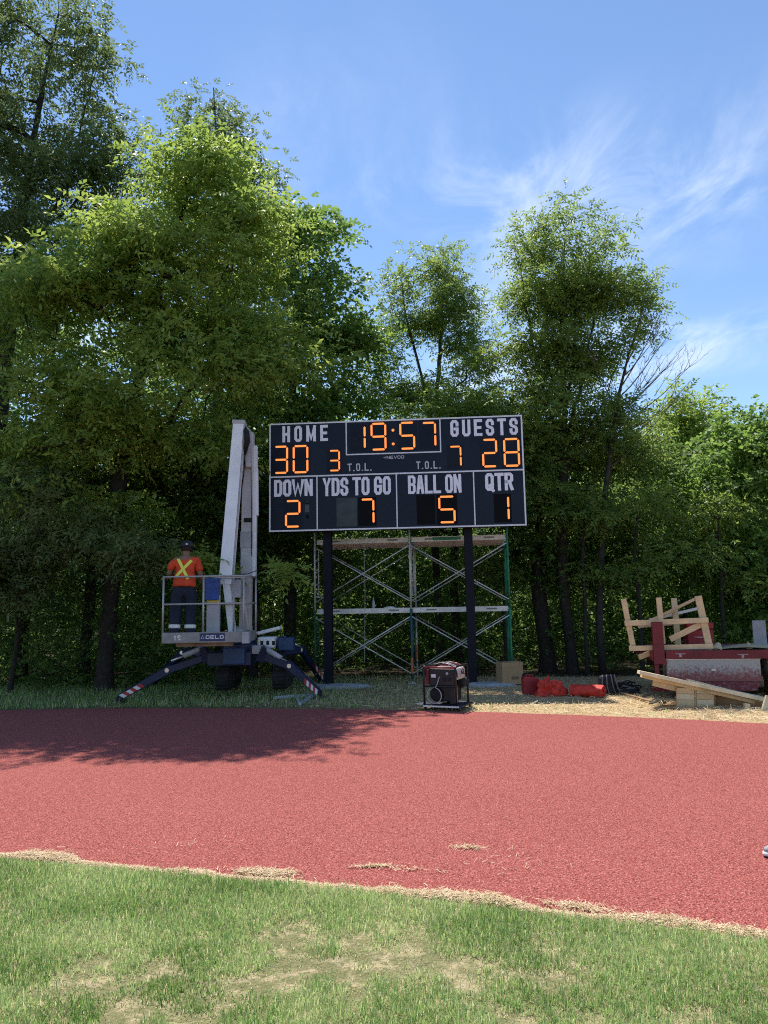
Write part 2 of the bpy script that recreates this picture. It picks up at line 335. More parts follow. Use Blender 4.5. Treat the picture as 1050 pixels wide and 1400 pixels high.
def tree(name, label, cat, trunk, lobes, kind, n_att, per, seed, r0=.14, clump=.34, size=1., dead=0, bm=None, tipr=.0045, curl=.07, group='trees at the edge of the wood', limbs=(), shell=.5):
    g = np.random.default_rng(seed)
    tp = [np.array(t) for t in trunk]; path = []
    for a, b in zip(tp[:-1], tp[1:]):
        k = max(2, int(np.linalg.norm(b-a)/.3))
        path += [a+(b-a)*i/k for i in range(k)]
    path.append(tp[-1]); path = np.array(path)
    path[1:-1] += g.normal(0, .018, (len(path)-2, 3))
    _t = np.linspace(0, 1, len(path)); path[1:-1] += (np.stack([np.sin(_t*7+seed), np.cos(_t*6+seed*2), 0*_t], 1)*.07*np.sin(np.pi*_t)[:, None])[1:-1]
    for _ in range(3): path[1:-1] = (path[:-2]+2*path[1:-1]+path[2:])/4
    base = path[0].copy(); nodes = [p for p in path]; par = [-1]+list(range(len(path)-1)); chains = [list(range(len(path)))]
    for lb in limbs:                     # main limbs leaving the trunk
        q = [np.array(P(*p)) for p in lb]; j = int(np.argmin(np.linalg.norm(path-q[0], axis=1))); ch = [j]; q[0] = path[j]
        for a, b in zip(q[:-1], q[1:]):
            k = max(2, int(np.linalg.norm(b-a)/.3))
            for i in range(1, k+1): nodes.append(a+(b-a)*i/k+g.normal(0, .02, 3)); par.append(ch[-1]); ch.append(len(nodes)-1)
        chains.append(ch)
    att = lobe_pts(lobes, n_att, g, shell)
    dtr = np.min(np.linalg.norm(att[:, None]-path[None], axis=2), 1); att = att[np.argsort(dtr)]
    tips = []
    for a in att:
        A = np.array(nodes); d = a-A; dist = np.linalg.norm(d, axis=1)
        cost = dist*(1+.9*np.clip(.25-d[:, 2]/np.maximum(dist, .01), 0, 2))+np.where(A[:, 2] < base[2]+.8, 2., 0)
        j = int(np.argmin(cost)); L = dist[j]; k = max(2, int(L/.28)); ch = [j]; pj = A[j]
        mid = (pj+a)/2+np.array([0, 0, .10*L])+g.normal(0, curl*L, 3)
        for i in range(1, k+1):
            t = i/k; q = pj*(1-t)**2+2*mid*t*(1-t)+a*t*t+(g.normal(0, .02, 3) if i < k else 0)
            nodes.append(q); par.append(ch[-1]); ch.append(len(nodes)-1)
        chains.append(ch); tips.append(ch[-1])
    A = np.array(nodes); nn = len(A); acc = np.zeros(nn); e = 2.25
    acc[tips] += tipr**e
    for i in range(nn-1, 0, -1): acc[par[i]] += acc[i]
    r = acc**(1/e); r = np.maximum(r, tipr); pw = math.log(r0/tipr)/math.log(max(r[0]/tipr, 1.5)); r = tipr*(r/tipr)**pw
    L = len(path); r[:L] = np.maximum(r[:L], r0*np.linspace(1, .12, L)); r[0] *= 1.35; r[1] *= 1.12
    tr = MB()
    for ch in chains:
        rr = [r[i] for i in ch]
        if len(ch) > 1 and ch is not chains[0]: rr[0] = min(rr[0], rr[1]*1.25)
        m = max(rr); tr.tube(A[ch].tolist(), rr, 9 if m > .07 else 6 if m > .02 else 3, cap=False)
    root = thing(name, label, cat, base, group)
    obj('trunk', tr, bm or bark_m, root, smooth=True, base=base)
    live = att[dead:] if dead else att
    if per:
        n = len(live)*per; c0 = np.repeat(live, per, 0); clump = clump*.82; off = g.normal(0, 1, (n, 3))*[clump, clump, clump*.45]
        # shoots also along the outer half of each twig
        c = c0+off; ax = off*[1, 1, .6]/clump+g.normal(0, .6, (n, 3))+[0, 0, .05]
        V, Fc, C = sprigs(c, ax, kind, g, size)
        V = V[:]-base; o = link('crown', np_mesh('crown', V, Fc, C), LEAF[kind], root, base)
    return root
def T(*pts): return [G(*p[:2]) if len(p) == 2 else P(*p) for p in pts]
def base_at(x, Y): q = P(x, 800, Y); return Vector((q.x, Y, 0))
tree('oak_tree', 'tall dark oak with loose grey green crown at the upper left corner', 'tree',
     [base_at(-20, 19.3)]+T((-10, 700, 19.2), (0, 500, 19.2), (30, 300, 19.2), (60, 120, 19.2), (80, 20, 19.2)),
     [(30, 150, 19, 2.5, 2.2, 1.7), (125, 105, 19.3, 1.35, 1.5, 1.2, .8), (60, 260, 19, 2.6, 2.4, 1.9), (150, 210, 18.8, 1.0, 1.2, 1.4), (-60, 40, 18.6, 2.6, 2.4, 2.4), (10, 380, 18.6, 2.8, 2.4, 2.0), (60, 10, 19.3, 1.5, 1.6, 1.2, .6), (-140, 200, 17.6, 2.4, 2.2, 2.6), (-150, 60, 17.2, 2, 2, 2)],
     'oak', 640, 18, 11, r0=.20, clump=.32, limbs=[[(20, 380, 19.2), (90, 260, 19.2), (125, 120, 19.3), (140, 60, 19.3)], [(10, 450, 19.2), (-60, 250, 18.8), (-70, 80, 18.6)], [(25, 330, 19.2), (90, 290, 18.9), (160, 210, 18.8)]])
tree('box_elder', 'broad sunlit yellow green tree overhanging the boom lift', 'tree',
     [base_at(146, 16)]+T((150, 800, 16.), (153, 690, 15.9), (168, 600, 15.8), (190, 530, 15.7), (204, 460, 15.6), (228, 370, 15.5), (258, 260, 15.5)),
     [(268, 262, 15.5, .95, 1.1, 1.05), (215, 350, 15.3, 1.6, 1.6, 1.25), (318, 350, 15.6, 1.05, 1.3, 1.35), (118, 385, 15.2, 1.5, 1.6, 1.35), (40, 420, 15., 1.5, 1.6, 1.3), (245, 470, 15.1, 2.0, 1.8, 1.3), (395, 505, 16.8, .95, .9, .8), (345, 450, 15.8, 1.0, 1.2, 1.0), (60, 530, 14.8, 1.7, 1.5, 1.0), (150, 560, 15., 1.4, 1.3, .7, .7), (440, 540, 17, .5, .6, .4), (-90, 480, 14.8, 1.3, 1.4, 1.2), (270, 218, 15.5, .5, .6, .6), (90, 605, 15.3, 1.3, 1.1, .7), (235, 600, 15.6, 1.2, 1.1, .6), (330, 570, 16.2, 1.1, 1., .7), (150, 680, 15.5, 1.1, 1., .6, .8), (265, 690, 16.2, 1.1, .9, .6, .8), (40, 640, 15., .9, .9, .6)],
     'yellow', 540, 20, 12, r0=.17, clump=.30)
tree('ash_tree', 'slender grey green ash rising behind the yellow green tree', 'tree',
     [base_at(300, 21)]+T((300, 700, 21), (298, 450, 21), (296, 250, 21), (292, 120, 21)),
     [(287, 150, 21, .75, .9, 1.1), (270, 200, 21, .8, .9, .8), (318, 210, 21, .85, .9, .9), (350, 255, 21, .6, .8, .6), (290, 300, 21, 1.6, 1.3, 1.0), (330, 400, 21, 2.2, 1.6, 1.4)],
     'oak', 230, 14, 13, r0=.13, clump=.27, size=.9)
tree('maple_tree', 'dark dense maple between the boom arm and the slim tree', 'tree',
     [base_at(395, 19.2)]+T((398, 700, 19), (402, 520, 18.9), (405, 380, 18.8), (403, 290, 18.8)),
     [(402, 325, 18.8, .85, 1.2, 1.15), (372, 350, 18.8, .9, 1.1, 1.2), (440, 375, 18.8, .75, 1.2, 1.0), (420, 450, 18.6, 1.4, 1.6, 1.3), (478, 450, 18.9, .85, 1.1, 1.1), (350, 560, 18.6, 2, 1.6, 1.4), (470, 560, 18.8, 1.5, 1.3, 1.1), (260, 620, 18.6, 1.9, 1.5, 1.3), (360, 680, 18.6, 1.6, 1.3, 1.2)],
     'maple', 330, 19, 14, r0=.16, clump=.30)
tree('slim_tree', 'slim two stemmed tree with sky showing between its stems above the clock', 'tree',
     [base_at(598, 20.5)]+T((597, 700, 20.5), (590, 580, 20.5), (570, 500, 20.5), (552, 430, 20.5), (549, 385, 20.5)),
     [(548, 378, 20.5, .5, .55, .8), (538, 435, 20.5, .65, .6, .8), (522, 495, 20.5, .7, .6, .6), (606, 372, 20.5, .55, .55, .8), (615, 432, 20.4, .7, .6, .8), (640, 490, 20.4, .6, .5, .7), (590, 440, 20.5, .4, .5, .5, .5), (600, 530, 20.5, .7, .6, .4, .7), (505, 435, 20.6, .45, .5, .7), (550, 545, 20.5, 1.1, .7, .5, .8), (650, 550, 20.5, .8, .7, .5)],
     'ash', 290, 13, 15, r0=.10, clump=.24, bm=bark_grey, limbs=[[(594, 640, 20.5), (598, 540, 20.5), (604, 440, 20.5), (606, 350, 20.5)]])
tree('spreading_ash', 'tall full ash with many upright stems right of the scoreboard', 'tree',
     [base_at(778, 18)]+T((773, 800, 18), (768, 690, 18), (768, 600, 18), (766, 500, 18), (768, 400, 18), (772, 330, 18)),
     [(765, 335, 18, .7, .9, .85), (838, 340, 18, .6, .8, .8), (805, 370, 18, .9, 1, .8), (720, 360, 18, .6, .8, .7), (735, 420, 18, .9, 1.0, 1.0), (830, 420, 18, 1.0, 1.1, .9), (690, 430, 18, .55, .7, .7), (870, 400, 18, .45, .6, .5), (865, 470, 18, .5, .7, .5), (780, 480, 18, 1.3, 1.2, .7), (690, 510, 18.1, .7, .9, .7), (740, 560, 18.1, 1.2, 1.1, .6, .8), (835, 530, 18, .7, .8, .5, .7), (785, 410, 18, 1.2, 1.1, 1.0), (765, 500, 17.8, 1.2, 1.0, .8), (690, 600, 18.2, .8, 1, .6), (800, 610, 18.2, 1.2, 1.1, .6), (735, 640, 17.6, .6, .7, .7), (740, 540, 17.8, 1.3, 1, .8), (850, 560, 17.8, .6, .7, .6)],
     'ash', 450, 18, 16, r0=.13, clump=.25, shell=.38,
     limbs=[[(768, 640, 18), (745, 540, 18), (722, 440, 18), (712, 360, 18)], [(768, 620, 18), (795, 520, 18), (815, 430, 18), (832, 350, 18)], [(768, 600, 18), (735, 540, 17.6), (700, 480, 17.5)], [(768, 590, 18), (785, 480, 17.6), (790, 380, 17.6)], [(768, 600, 18), (750, 500, 18.5), (745, 380, 18.5)], [(770, 640, 18), (820, 560, 18.2), (855, 470, 18.2)]])
def dying_tree():
    g = random.Random(17); path = [base_at(818, 17.6)]+T((819, 860, 17.6), (822, 760, 17.6), (827, 680, 17.6), (837, 600, 17.6), (846, 540, 17.6), (858, 490, 17.6), (872, 445, 17.6), (880, 415, 17.6))
    root = thing('dying_tree', 'half dead tree with bare grey branches right of the full ash', 'tree', path[0], 'trees at the edge of the wood')
    mb = MB(); mb.tube(path, [.10, .085, .075, .068, .055, .04, .025, .014, .005], 9); obj('trunk', mb, bark_grey, root, smooth=True, base=path[0])
    mb = MB()
    def twig(a, b, r, lvl):
        a, b = Vector(a), Vector(b); L_ = (b-a).length; pts = [a.lerp(b, t)+Vector((g.gauss(0, .012), g.gauss(0, .012), .10*L_*math.sin(math.pi*t)*-.4+g.gauss(0, .012)))*(0 if t in (0, 1) else 1) for t in (0, .2, .4, .6, .8, 1)]
        mb.tube(pts, [r*(1-.16*i) for i in range(6)], 5 if r > .01 else 3)
        if lvl:
            d = (b-a).normalized()
            for k in range(5 if lvl == 2 else 3):
                t = g.uniform(.3, .95); p = a.lerp(b, t); s_ = Vector((g.gauss(0, .45), g.gauss(0, .45), g.uniform(-.1, .55)))
                twig(p, p+(d+s_).normalized()*L_*g.uniform(.25, .5), r*.5, lvl-1)
    for (t, x, y) in ((640, 925, 545), (615, 945, 520), (590, 952, 492), (570, 938, 470), (560, 915, 500), (545, 925, 440), (530, 905, 425), (515, 900, 455), (500, 893, 410), (600, 905, 560), (580, 890, 500), (480, 885, 400), (560, 800, 470), (620, 790, 560)):
        fx = np.interp(t, [415, 445, 490, 540, 600, 680], [880, 872, 858, 846, 837, 827]); a = P(fx, t, 17.6); b = P(x, y, 17.6+g.uniform(-.6, .6)); twig(a, b, .019, 2)
    obj('bare_branches', mb, mat('dead_wood', (.13, .11, .095), .9, var=.3), root, smooth=True, base=path[0])
dying_tree()
tree('leafy_tree', 'pale green tree with rounded top behind the timber frame', 'tree',
     [base_at(930, 22)]+T((932, 750, 22), (930, 620, 22), (930, 560, 22)),
     [(930, 575, 22, 1.0, 1.2, .85), (965, 590, 22, .9, 1.2, .9), (900, 620, 22, 1.0, 1.2, .8), (940, 680, 22, 2.1, 1.6, 1.3), (880, 720, 22, 1.6, 1.4, 1.2)],
     'yellow', 240, 16, 18, r0=.13, clump=.34)
tree('maple_tree', 'dark green maple at the right edge above the red trailer', 'tree',
     [base_at(1030, 18.6)]+T((1032, 750, 18.6), (1034, 640, 18.6), (1036, 570, 18.6)),
     [(1035, 600, 18.6, .95, 1.2, .85), (1000, 650, 18.5, .95, 1.2, .9), (1070, 640, 18.5, 1.3, 1.3, 1.3), (1010, 740, 18.4, 1.6, 1.4, 1.2), (1080, 780, 18.2, 1.7, 1.4, 1.4), (970, 780, 18.4, .9, 1., .6), (1040, 860, 18., 1.2, 1, .6)],
     'maple', 280, 18, 19, r0=.14, clump=.33)
tree('young_tree', 'small bright yellow green tree peeping over the scoreboard top', 'tree',
     [base_at(640, 19)]+T((640, 750, 19), (640, 620, 19), (645, 560, 19)),
     [(625, 562, 19, .8, .8, .4), (670, 570, 19, .9, .8, .42), (690, 600, 19, .8, .8, .6), (640, 640, 19, 1.6, 1, .8)],
     'yellow', 110, 18, 20, r0=.07, clump=.27)
tree('shade_tree', 'thick dark trunked tree just right of the scaffold', 'tree',
     [base_at(744, 18.6)]+T((740, 800, 18.6), (733, 700, 18.7), (728, 620, 18.8)),
     [(725, 640, 18.6, 1.0, 1.1, .9), (700, 720, 18.6, 1.3, 1.2, .9), (790, 690, 18.8, 1.3, 1.2, .9), (840, 640, 19, 1.3, 1.2, 1.0), (760, 780, 19.2, 1.4, 1.1, .8), (860, 760, 19, 1.3, 1.2, 1.0)],
     'under', 240, 19, 21, r0=.19, clump=.33)
tree('woodland_tree', 'straight thin dark trunk seen through the scaffold beside the right post', 'tree',
     [base_at(626, 20)]+T((622, 800, 20), (617, 700, 20), (612, 600, 20)),
     [(600, 610, 20.2, 1.5, 1.2, .8), (520, 640, 20.4, 1.6, 1.2, .9), (570, 720, 21, 1.4, 1.2, .6, .6)], 'under', 120, 18, 22, r0=.11, clump=.34)
tree('woodland_tree', 'dark trunk standing at the far left end of the verge', 'tree',
     [base_at(34, 18)]+T((36, 800, 18), (34, 690, 18), (30, 600, 18)),
     [(30, 620, 18, 1.8, 1.4, 1.0), (120, 660, 18.2, 1.5, 1.3, .9), (-80, 700, 17.8, 2, 1.5, 1.6), (60, 760, 18.6, 1.5, 1.2, .8)], 'under', 200, 20, 23, r0=.16, clump=.34)
tree('woodland_tree', 'dark trunk close beside the trunk of the broad yellow green tree', 'tree',
     [base_at(118, 17.4)]+T((120, 800, 17.4), (124, 700, 17.6), (132, 620, 17.8)),
     [(200, 640, 18, 1.6, 1.3, 1.0), (130, 600, 18, 1.4, 1.2, .9), (280, 700, 18.4, 1.5, 1.2, 1.0), (190, 760, 18.6, 1.4, 1.1, .8)], 'under', 200, 20, 24, r0=.13, clump=.34)
tree('woodland_tree', 'dark trunk almost hidden behind the crawler chassis of the lift', 'tree',
     [base_at(345, 18.4)]+T((345, 800, 18.4), (340, 700, 18.5), (330, 620, 18.6)),
     [(300, 660, 18.4, 1.5, 1.2, 1.0), (390, 720, 18.6, 1.4, 1.2, .9), (320, 780, 18.6, 1.5, 1.1, .8), (430, 640, 19, 1.4, 1.2, 1.0), (440, 780, 19.4, 1.2, 1, .7)], 'under', 220, 20, 25, r0=.13, clump=.34)
# low boughs of the nearest foliage
tree('overhanging_shrub', 'drooping bush tinted as if sunlit at the left edge in front of the dark trunks', 'bush',
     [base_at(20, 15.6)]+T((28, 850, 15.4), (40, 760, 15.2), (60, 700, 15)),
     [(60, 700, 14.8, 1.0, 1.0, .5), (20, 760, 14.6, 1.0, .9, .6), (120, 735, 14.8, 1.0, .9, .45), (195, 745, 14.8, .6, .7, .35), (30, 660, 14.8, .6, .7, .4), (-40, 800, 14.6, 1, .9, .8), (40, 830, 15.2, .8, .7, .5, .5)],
     'sun_tinted', 150, 15, 26, r0=.05, clump=.24, group='bushes under the trees')
tree('sapling', 'small sapling with drooping leaves between the worker and the boom arm', 'bush',
     [base_at(325, 15.4)]+T((322, 860, 15.3), (310, 800, 14.6), (318, 770, 14.1)),
     [(295, 768, 14.2, .38, .35, .2), (345, 765, 14.0, .32, .3, .16), (378, 790, 14.0, .26, .3, .2), (265, 778, 14.4, .4, .35, .22)],
     'yellow', 34, 9, 27, r0=.022, clump=.15, size=.9, group='bushes under the trees')
for (bx_, by_, pts_, lb_, lab_, sd_) in (
    (690, 18.0, ((689, 800, 18), (692, 700, 18.1), (690, 640, 18.2)), [(690, 650, 18.2, .7, .6, .5), (675, 770, 18.2, .5, .5, .4)], 'thin dark sapling between the right post and the green scaffold leg', 41),
    (797, 17.2, ((799, 850, 17.2), (795, 770, 17.3), (801, 700, 17.4)), [(800, 700, 17.4, .6, .6, .5), (790, 790, 17.3, .5, .5, .4), (812, 850, 17.2, .4, .4, .3)], 'thin sapling between the two dark trunks left of the timber rack', 42),
    (872, 17.0, ((873, 840, 17), (868, 760, 17.1), (874, 690, 17.2)), [(872, 690, 17.2, .6, .6, .5), (885, 770, 17.1, .6, .5, .4), (855, 740, 17.1, .5, .5, .4)], 'slender leafy sapling rising behind the left end of the timber rack', 43),
    (985, 17.0, ((984, 840, 17), (988, 770, 17), (983, 700, 17.1)), [(985, 700, 17.1, .6, .6, .5), (1000, 780, 17, .5, .5, .4), (965, 760, 17.1, .5, .5, .4)], 'leafy sapling behind the plywood sheet left of the grey board', 44)):
    tree('sapling', lab_, 'sapling', [base_at(bx_, by_)]+T(*pts_), lb_, 'ash', 42, 12, sd_, r0=.045, clump=.22, group='saplings in front of the wood')
def mass(name, label, cat, clumps, per, kind, seed, clump, size):
    g = np.random.default_rng(seed); n = len(clumps)*per; off = g.normal(0, 1, (n, 3))*[clump, clump, clump*.7]
    c = np.repeat(clumps, per, 0)+off; c[:, 2] = np.maximum(c[:, 2], .06)
    V, Fc, C = sprigs(c, off/clump+g.normal(0, .6, (n, 3)), kind, g, size)
    o = link(name, np_mesh(name, V, Fc, C), LEAF[kind], None, (0, 0, 0)); o['kind'] = 'stuff'; return tag(o, label, cat)
g = np.random.default_rng(31)
n = 520; x = g.uniform(-15, 13, n); y = np.interp(x, [-14, -4, 0, 4, 13], [17.6, 17.8, 18.6, 17.4, 16.6])+g.uniform(0, 1, n)**.8*5.5; z = g.uniform(0, 1, n)**1.15*4.2
x = np.concatenate([x, g.uniform(-9.5, -3.6, 60)]); y = np.concatenate([y, g.uniform(16.2, 17.6, 60)]); z = np.concatenate([z, g.uniform(0, 1, 60)**1.4*2.6])
mass('undergrowth', 'dense leafy undergrowth filling the edge of the wood', 'undergrowth', np.stack([x, y, z], 1), 24, 'under', 32, .34, 1.0)
n = 900; x = g.uniform(-26, 24, n); y = g.uniform(24, 33, n)
topz = np.interp(x/y*FPX+525, [-300, 0, 200, 480, 560, 700, 860, 940, 1050, 1300], [250, 340, 390, 550, 585, 580, 620, 590, 600, 560])
zt = EYE+y*np.tan(PITCH+np.arctan((700-topz)/FPX))-.5; z = g.uniform(0, 1, n)**1.1*zt
mass('distant_wood', 'mass of shaded trees deep in the wood behind', 'wood', np.stack([x, y, z], 1), 24, 'under', 34, .75, 2.3)
n = 620; x = g.uniform(-34, 32, n); y = g.uniform(35, 42, n); z = g.uniform(0, 1, n)*8
mass('far_wood', 'dim foliage closing the view through the tree trunks', 'wood', np.stack([x, y, z], 1), 22, 'under', 35, 1.1, 4.0)
# ------------------------------------------------------------------ scoreboard
navy = mat('navy_panel', (.0065, .012, .028), .42, var=.15, scale=1.5, spec=.22)
board_edge = mat('dark_cabinet', (.012, .014, .02), .5)
white_trim = mat('white_trim', (.78, .79, .84), .5, var=.06)
letter_m = mat('lettering', (.86, .85, .95), .6, var=.05)
black_win = mat('digit_window', (.003, .0035, .005), .6, var=.2, scale=3, spec=.12)
smudge = mat('smudged_window', (.007, .010, .016), .3, scale=5, c2=(.028, .035, .043), thr=(.4, .62))
amber = mat('amber_led', (1., .27, .055), .4, emit=.82, var=.0)
post_m = mat('dark_post', (.006, .007, .015), .6, var=.2, scale=4, spec=.2)
BW, BH, BT = 5.43, 2.36, .22
BL = P(368, 727.5, 15.66); yaw = rad(4.0)
bux = Vector((math.cos(yaw), -math.sin(yaw), 0)); buz = Vector((0, 0, 1)); bn = bux.cross(buz)   # bn faces the field
BTL = BL+buz*BH
def BP(u, v, out=0.): return BTL+bux*(BW*u)-buz*(BH*v)+bn*out
sb = thing('scoreboard', 'black football scoreboard with amber digits raised on two dark posts', 'scoreboard', (BP(.5, 1).x, BP(.5, 1).y, 0))
def panel(name, u0, v0, u1, v1, o0, o1, m, parent, bevel=0.):
    a, b = BP(u0, v1, o0), BP(u1, v1, o0); c, d = BP(u1, v0, o0), BP(u0, v0, o0); t = bn*(o1-o0)
    mb = MB(); mb.hexa([d+t, a+t, b+t, c+t, d, a, b, c]); 
    return obj(name, mb, m, parent, bevel)
cab = panel('cabinet', 0, 0, 1, 1, -BT, 0, board_edge, sb, .006)
for u0, v0, u1, v1 in ((.004, .008, .996, .4955), (.004, .5035, .191, .992), (.191, .5035, .504, .992), (.504, .5035, .804, .992), (.804, .5035, .996, .992)):
    panel('face_panel', u0+.0004, v0, u1-.0004, v1, 0.0008, .012, navy, sb, .002)
tu, tv = .032/BW, .032/BH
def trim(u0, v0, u1, v1, o=.020): return panel('trim_strip', u0, v0, u1, v1, .0125, o, white_trim, sb, .002)
trim(0, 0, 1, tv); trim(0, 1-tv, 1, 1); trim(0, tv, tu, 1-tv); trim(1-tu, tv, 1, 1-tv)
trim(tu, .4995-tv/2, 1-tu, .4995+tv/2)
for u in (.191, .504, .804): trim(u-tu*.4, .4995+tv/2, u+tu*.4, 1-tv, .0195)
trim(.309-tu*.4, tv, .309+tu*.4, .307, .0195); trim(.680-tu*.4, tv, .680+tu*.4, .307, .0195); trim(.309-tu*.4, .307, .680+tu*.4, .307+tv*.85, .0192)
c_, d_ = .26, .13
GL = {
 'H': [[(0, 0), (0, 1)], [(1, 0), (1, 1)], [(0, .5), (1, .5)]],
 'O': [[(c_, 0), (1-c_, 0), (1, d_), (1, 1-d_), (1-c_, 1), (c_, 1), (0, 1-d_), (0, d_), 'c']],
 'M': [[(0, 0), (0, 1)], [(1, 0), (1, 1)], [(.0, 1), (.5, .1), (1., 1)]],
 'E': [[(1, 0), (0, 0), (0, 1), (1, 1)], [(0, .5), (.85, .5)]],
 'G': [[(1, .74), (1, 1-d_), (1-c_, 1), (c_, 1), (0, 1-d_), (0, d_), (c_, 0), (1-c_, 0), (1, d_), (1, .46), (.6, .46)]],
 'C': [[(1, .72), (1, 1-d_), (1-c_, 1), (c_, 1), (0, 1-d_), (0, d_), (c_, 0), (1-c_, 0), (1, d_), (1, .28)]],
 'U': [[(0, 1), (0, d_), (c_, 0), (1-c_, 0), (1, d_), (1, 1)]],
 'S': [[(1, .74), (1, 1-d_), (1-c_, 1), (c_, 1), (0, 1-d_), (0, .66), (.15, .56), (.85, .44), (1, .34), (1, d_), (1-c_, 0), (c_, 0), (0, d_), (0, .26)]],
 'T': [[(-.05, 1), (1.05, 1)], [(.5, 1), (.5, 0)]],
 'D': [[(0, 0), (.7, 0), (1, d_), (1, 1-d_), (.7, 1), (0, 1), 'c']],
 'W': [[(-.05, 1), (.2, 0), (.5, .75), (.8, 0), (1.05, 1)]],
 'N': [[(0, 0), (0, 1)], [(1, 0), (1, 1)], [(0, 1), (1, 0)]],
 'Y': [[(0, 1), (.5, .48), (1, 1)], [(.5, .5), (.5, 0)]],
 'B': [[(0, 0), (.75, 0), (1, .1), (1, .4), (.8, .51), (0, .51)], [(0, .51), (.8, .51), (1, .62), (1, .9), (.75, 1), (0, 1)], [(0, 0), (0, 1)]],
 'A': [[(0, 0), (.36, 1), (.64, 1), (1, 0)], [(.2, .3), (.8, .3)]],
 'L': [[(0, 1), (0, 0), (1, 0)]],
 'Q': [[(c_, 0), (1-c_, 0), (1, d_), (1, 1-d_), (1-c_, 1), (c_, 1), (0, 1-d_), (0, d_), 'c'], [(.55, .25), (1.1, -.08)]],
 'R': [[(0, 0), (0, 1), (.72, 1), (1, .9), (1, .6), (.75, .49), (0, .49)], [(.55, .49), (1, 0)]],
 'V': [[(0, 1), (.5, 0), (1, 1)]],
 '.': [[(.35, 0), (.65, 0)]],
 '1': [[(.1, .8), (.5, 1), (.5, 0)]],
 '9': [[(1, .5), (.2, .5), (0, .6), (0, .9), (.2, 1), (.8, 1), (1, .9), (1, .1), (.8, 0), (.3, 0)]],
}
def ribbon(mb, pts, t, o, ux, uy, nrm, z0, z1):
    closed = pts[-1] == 'c'; pts = [Vector(p) for p in (pts[:-1] if closed else pts)]; k = len(pts); Lf = []; Rt = []
    for i in range(k):
        a = pts[i-1] if (i or closed) else None; b = pts[(i+1) % k] if (i < k-1 or closed) else None
        d1 = (pts[i]-a).normalized() if a is not None else None; d2 = (b-pts[i]).normalized() if b is not None else None
        e = pts[i].copy()
        if d1 is None: d1 = d2; e = e-d2*t/2
        if d2 is None: d2 = d1; e = e+d1*t/2
        n1 = Vector((-d1.y, d1.x)); n2 = Vector((-d2.y, d2.x)); mv = (n1+n2).normalized(); s = min(1/max(mv.dot(n1), .3), 1.7)*t/2
        Lf.append(e+mv*s); Rt.append(e-mv*s)
    w = lambda p, z: o+ux*p.x+uy*p.y+nrm*z
    for i in range(k if closed else k-1):
        j = (i+1) % k; q = (Rt[i], Rt[j], Lf[j], Lf[i])
        mb.hexa([w(p, z0) for p in q]+[w(p, z1) for p in q])
def text(name, s, o, ux, uy, nrm, w, h, t, gap, m, parent, th=.004, widths={}):
    """block lettering from strokes; w = glyph width, o = lower left corner"""
    mb = MB(); x = 0
    for ch in s:
        if ch == ' ': x += w*.45; continue
        gw = w*widths.get(ch, 1)
        for i, st in enumerate(GL[ch]):
            pts = [p if p == 'c' else (x+t/2+p[0]*(gw-t), t/2+p[1]*(h-t)) for p in st]
            ribbon(mb, pts, t, o, ux, uy, nrm, .0006, th+.0007*i)
        x += gw+gap
    return obj(name, mb, m, parent)
def word(s, u0, u1, v0, v1, tr, gapr, **k):
    n = len([c for c in s if c != ' ']); ws = k.get('widths', {})
    tot = sum(.45 if c == ' ' else ws.get(c, 1)+gapr for c in s)-gapr; W_ = (u1-u0)*BW/tot
    o = text('lettering', s, BP(u0, v1, .0125), bux, buz, bn, W_, (v1-v0)*BH, W_*tr, W_*gapr, k.get('m', letter_m), sb, widths=ws)
    return o
word('HOME', .053, .236, .028, .178, .36, .55, widths={'M': 1.25})
word('GUESTS', .72, .982, .026, .180, .35, .42)
word('DOWN', .020, .174, .525, .680, .36, .10, widths={'W': 1.4})
word('YDS TO GO', .214, .482, .522, .688, .36, .10)
word('BALL ON', .549, .756, .522, .690, .36, .10)
word('QTR', .848, .956, .522, .682, .36, .12)
tl = mat('small_lettering', (.6, .6, .66), .55)
for u0 in (.313, .583): word('T.O.L.', u0, u0+.096, .396, .466, .28, .32, m=tl, widths={'.': .5})
word('NEVCO', .468, .536, .336, .364, .17, .2, m=tl)
mb = MB(); q0 = BP(.4665, .364, .0135); 
for i in range(3): mb.prism([(-.02-i*.022, .033), (-.006-i*.022, .033+.03-i*.008), (-.006-i*.022, .033-.03+i*.008)], q0, bux, buz, .003)
obj('logo_arrow', mb, tl, sb)
SEG = {'a': (0, 1, 1, 1), 'b': (1, 1, 1, .5), 'c': (1, .5, 1, 0), 'd': (0, 0, 1, 0), 'e': (0, .5, 0, 0), 'f': (0, 1, 0, .5), 'g': (0, .5, 1, .5)}
DIG = {'0': 'abcdef', '1': 'bc', '2': 'abged', '3': 'abgcd', '5': 'afgcd', '7': 'abc', '8': 'abcdefg', '9': 'abcdfg'}
def seg_shape(mb, a, b, t, o, z0, z1):
    d = (b-a); L = d.length; d.normalize(); n = Vector((-d.y, d.x)); g_ = t*.34; s = a+d*g_; e = b-d*g_; k = t*.45
    q = [s, s+d*k-n*t/2, e-d*k-n*t/2, e, e-d*k+n*t/2, s+d*k+n*t/2]
    mb.prism([(p.x, p.y) for p in q], o+bn*z0, bux, buz, z1-z0)
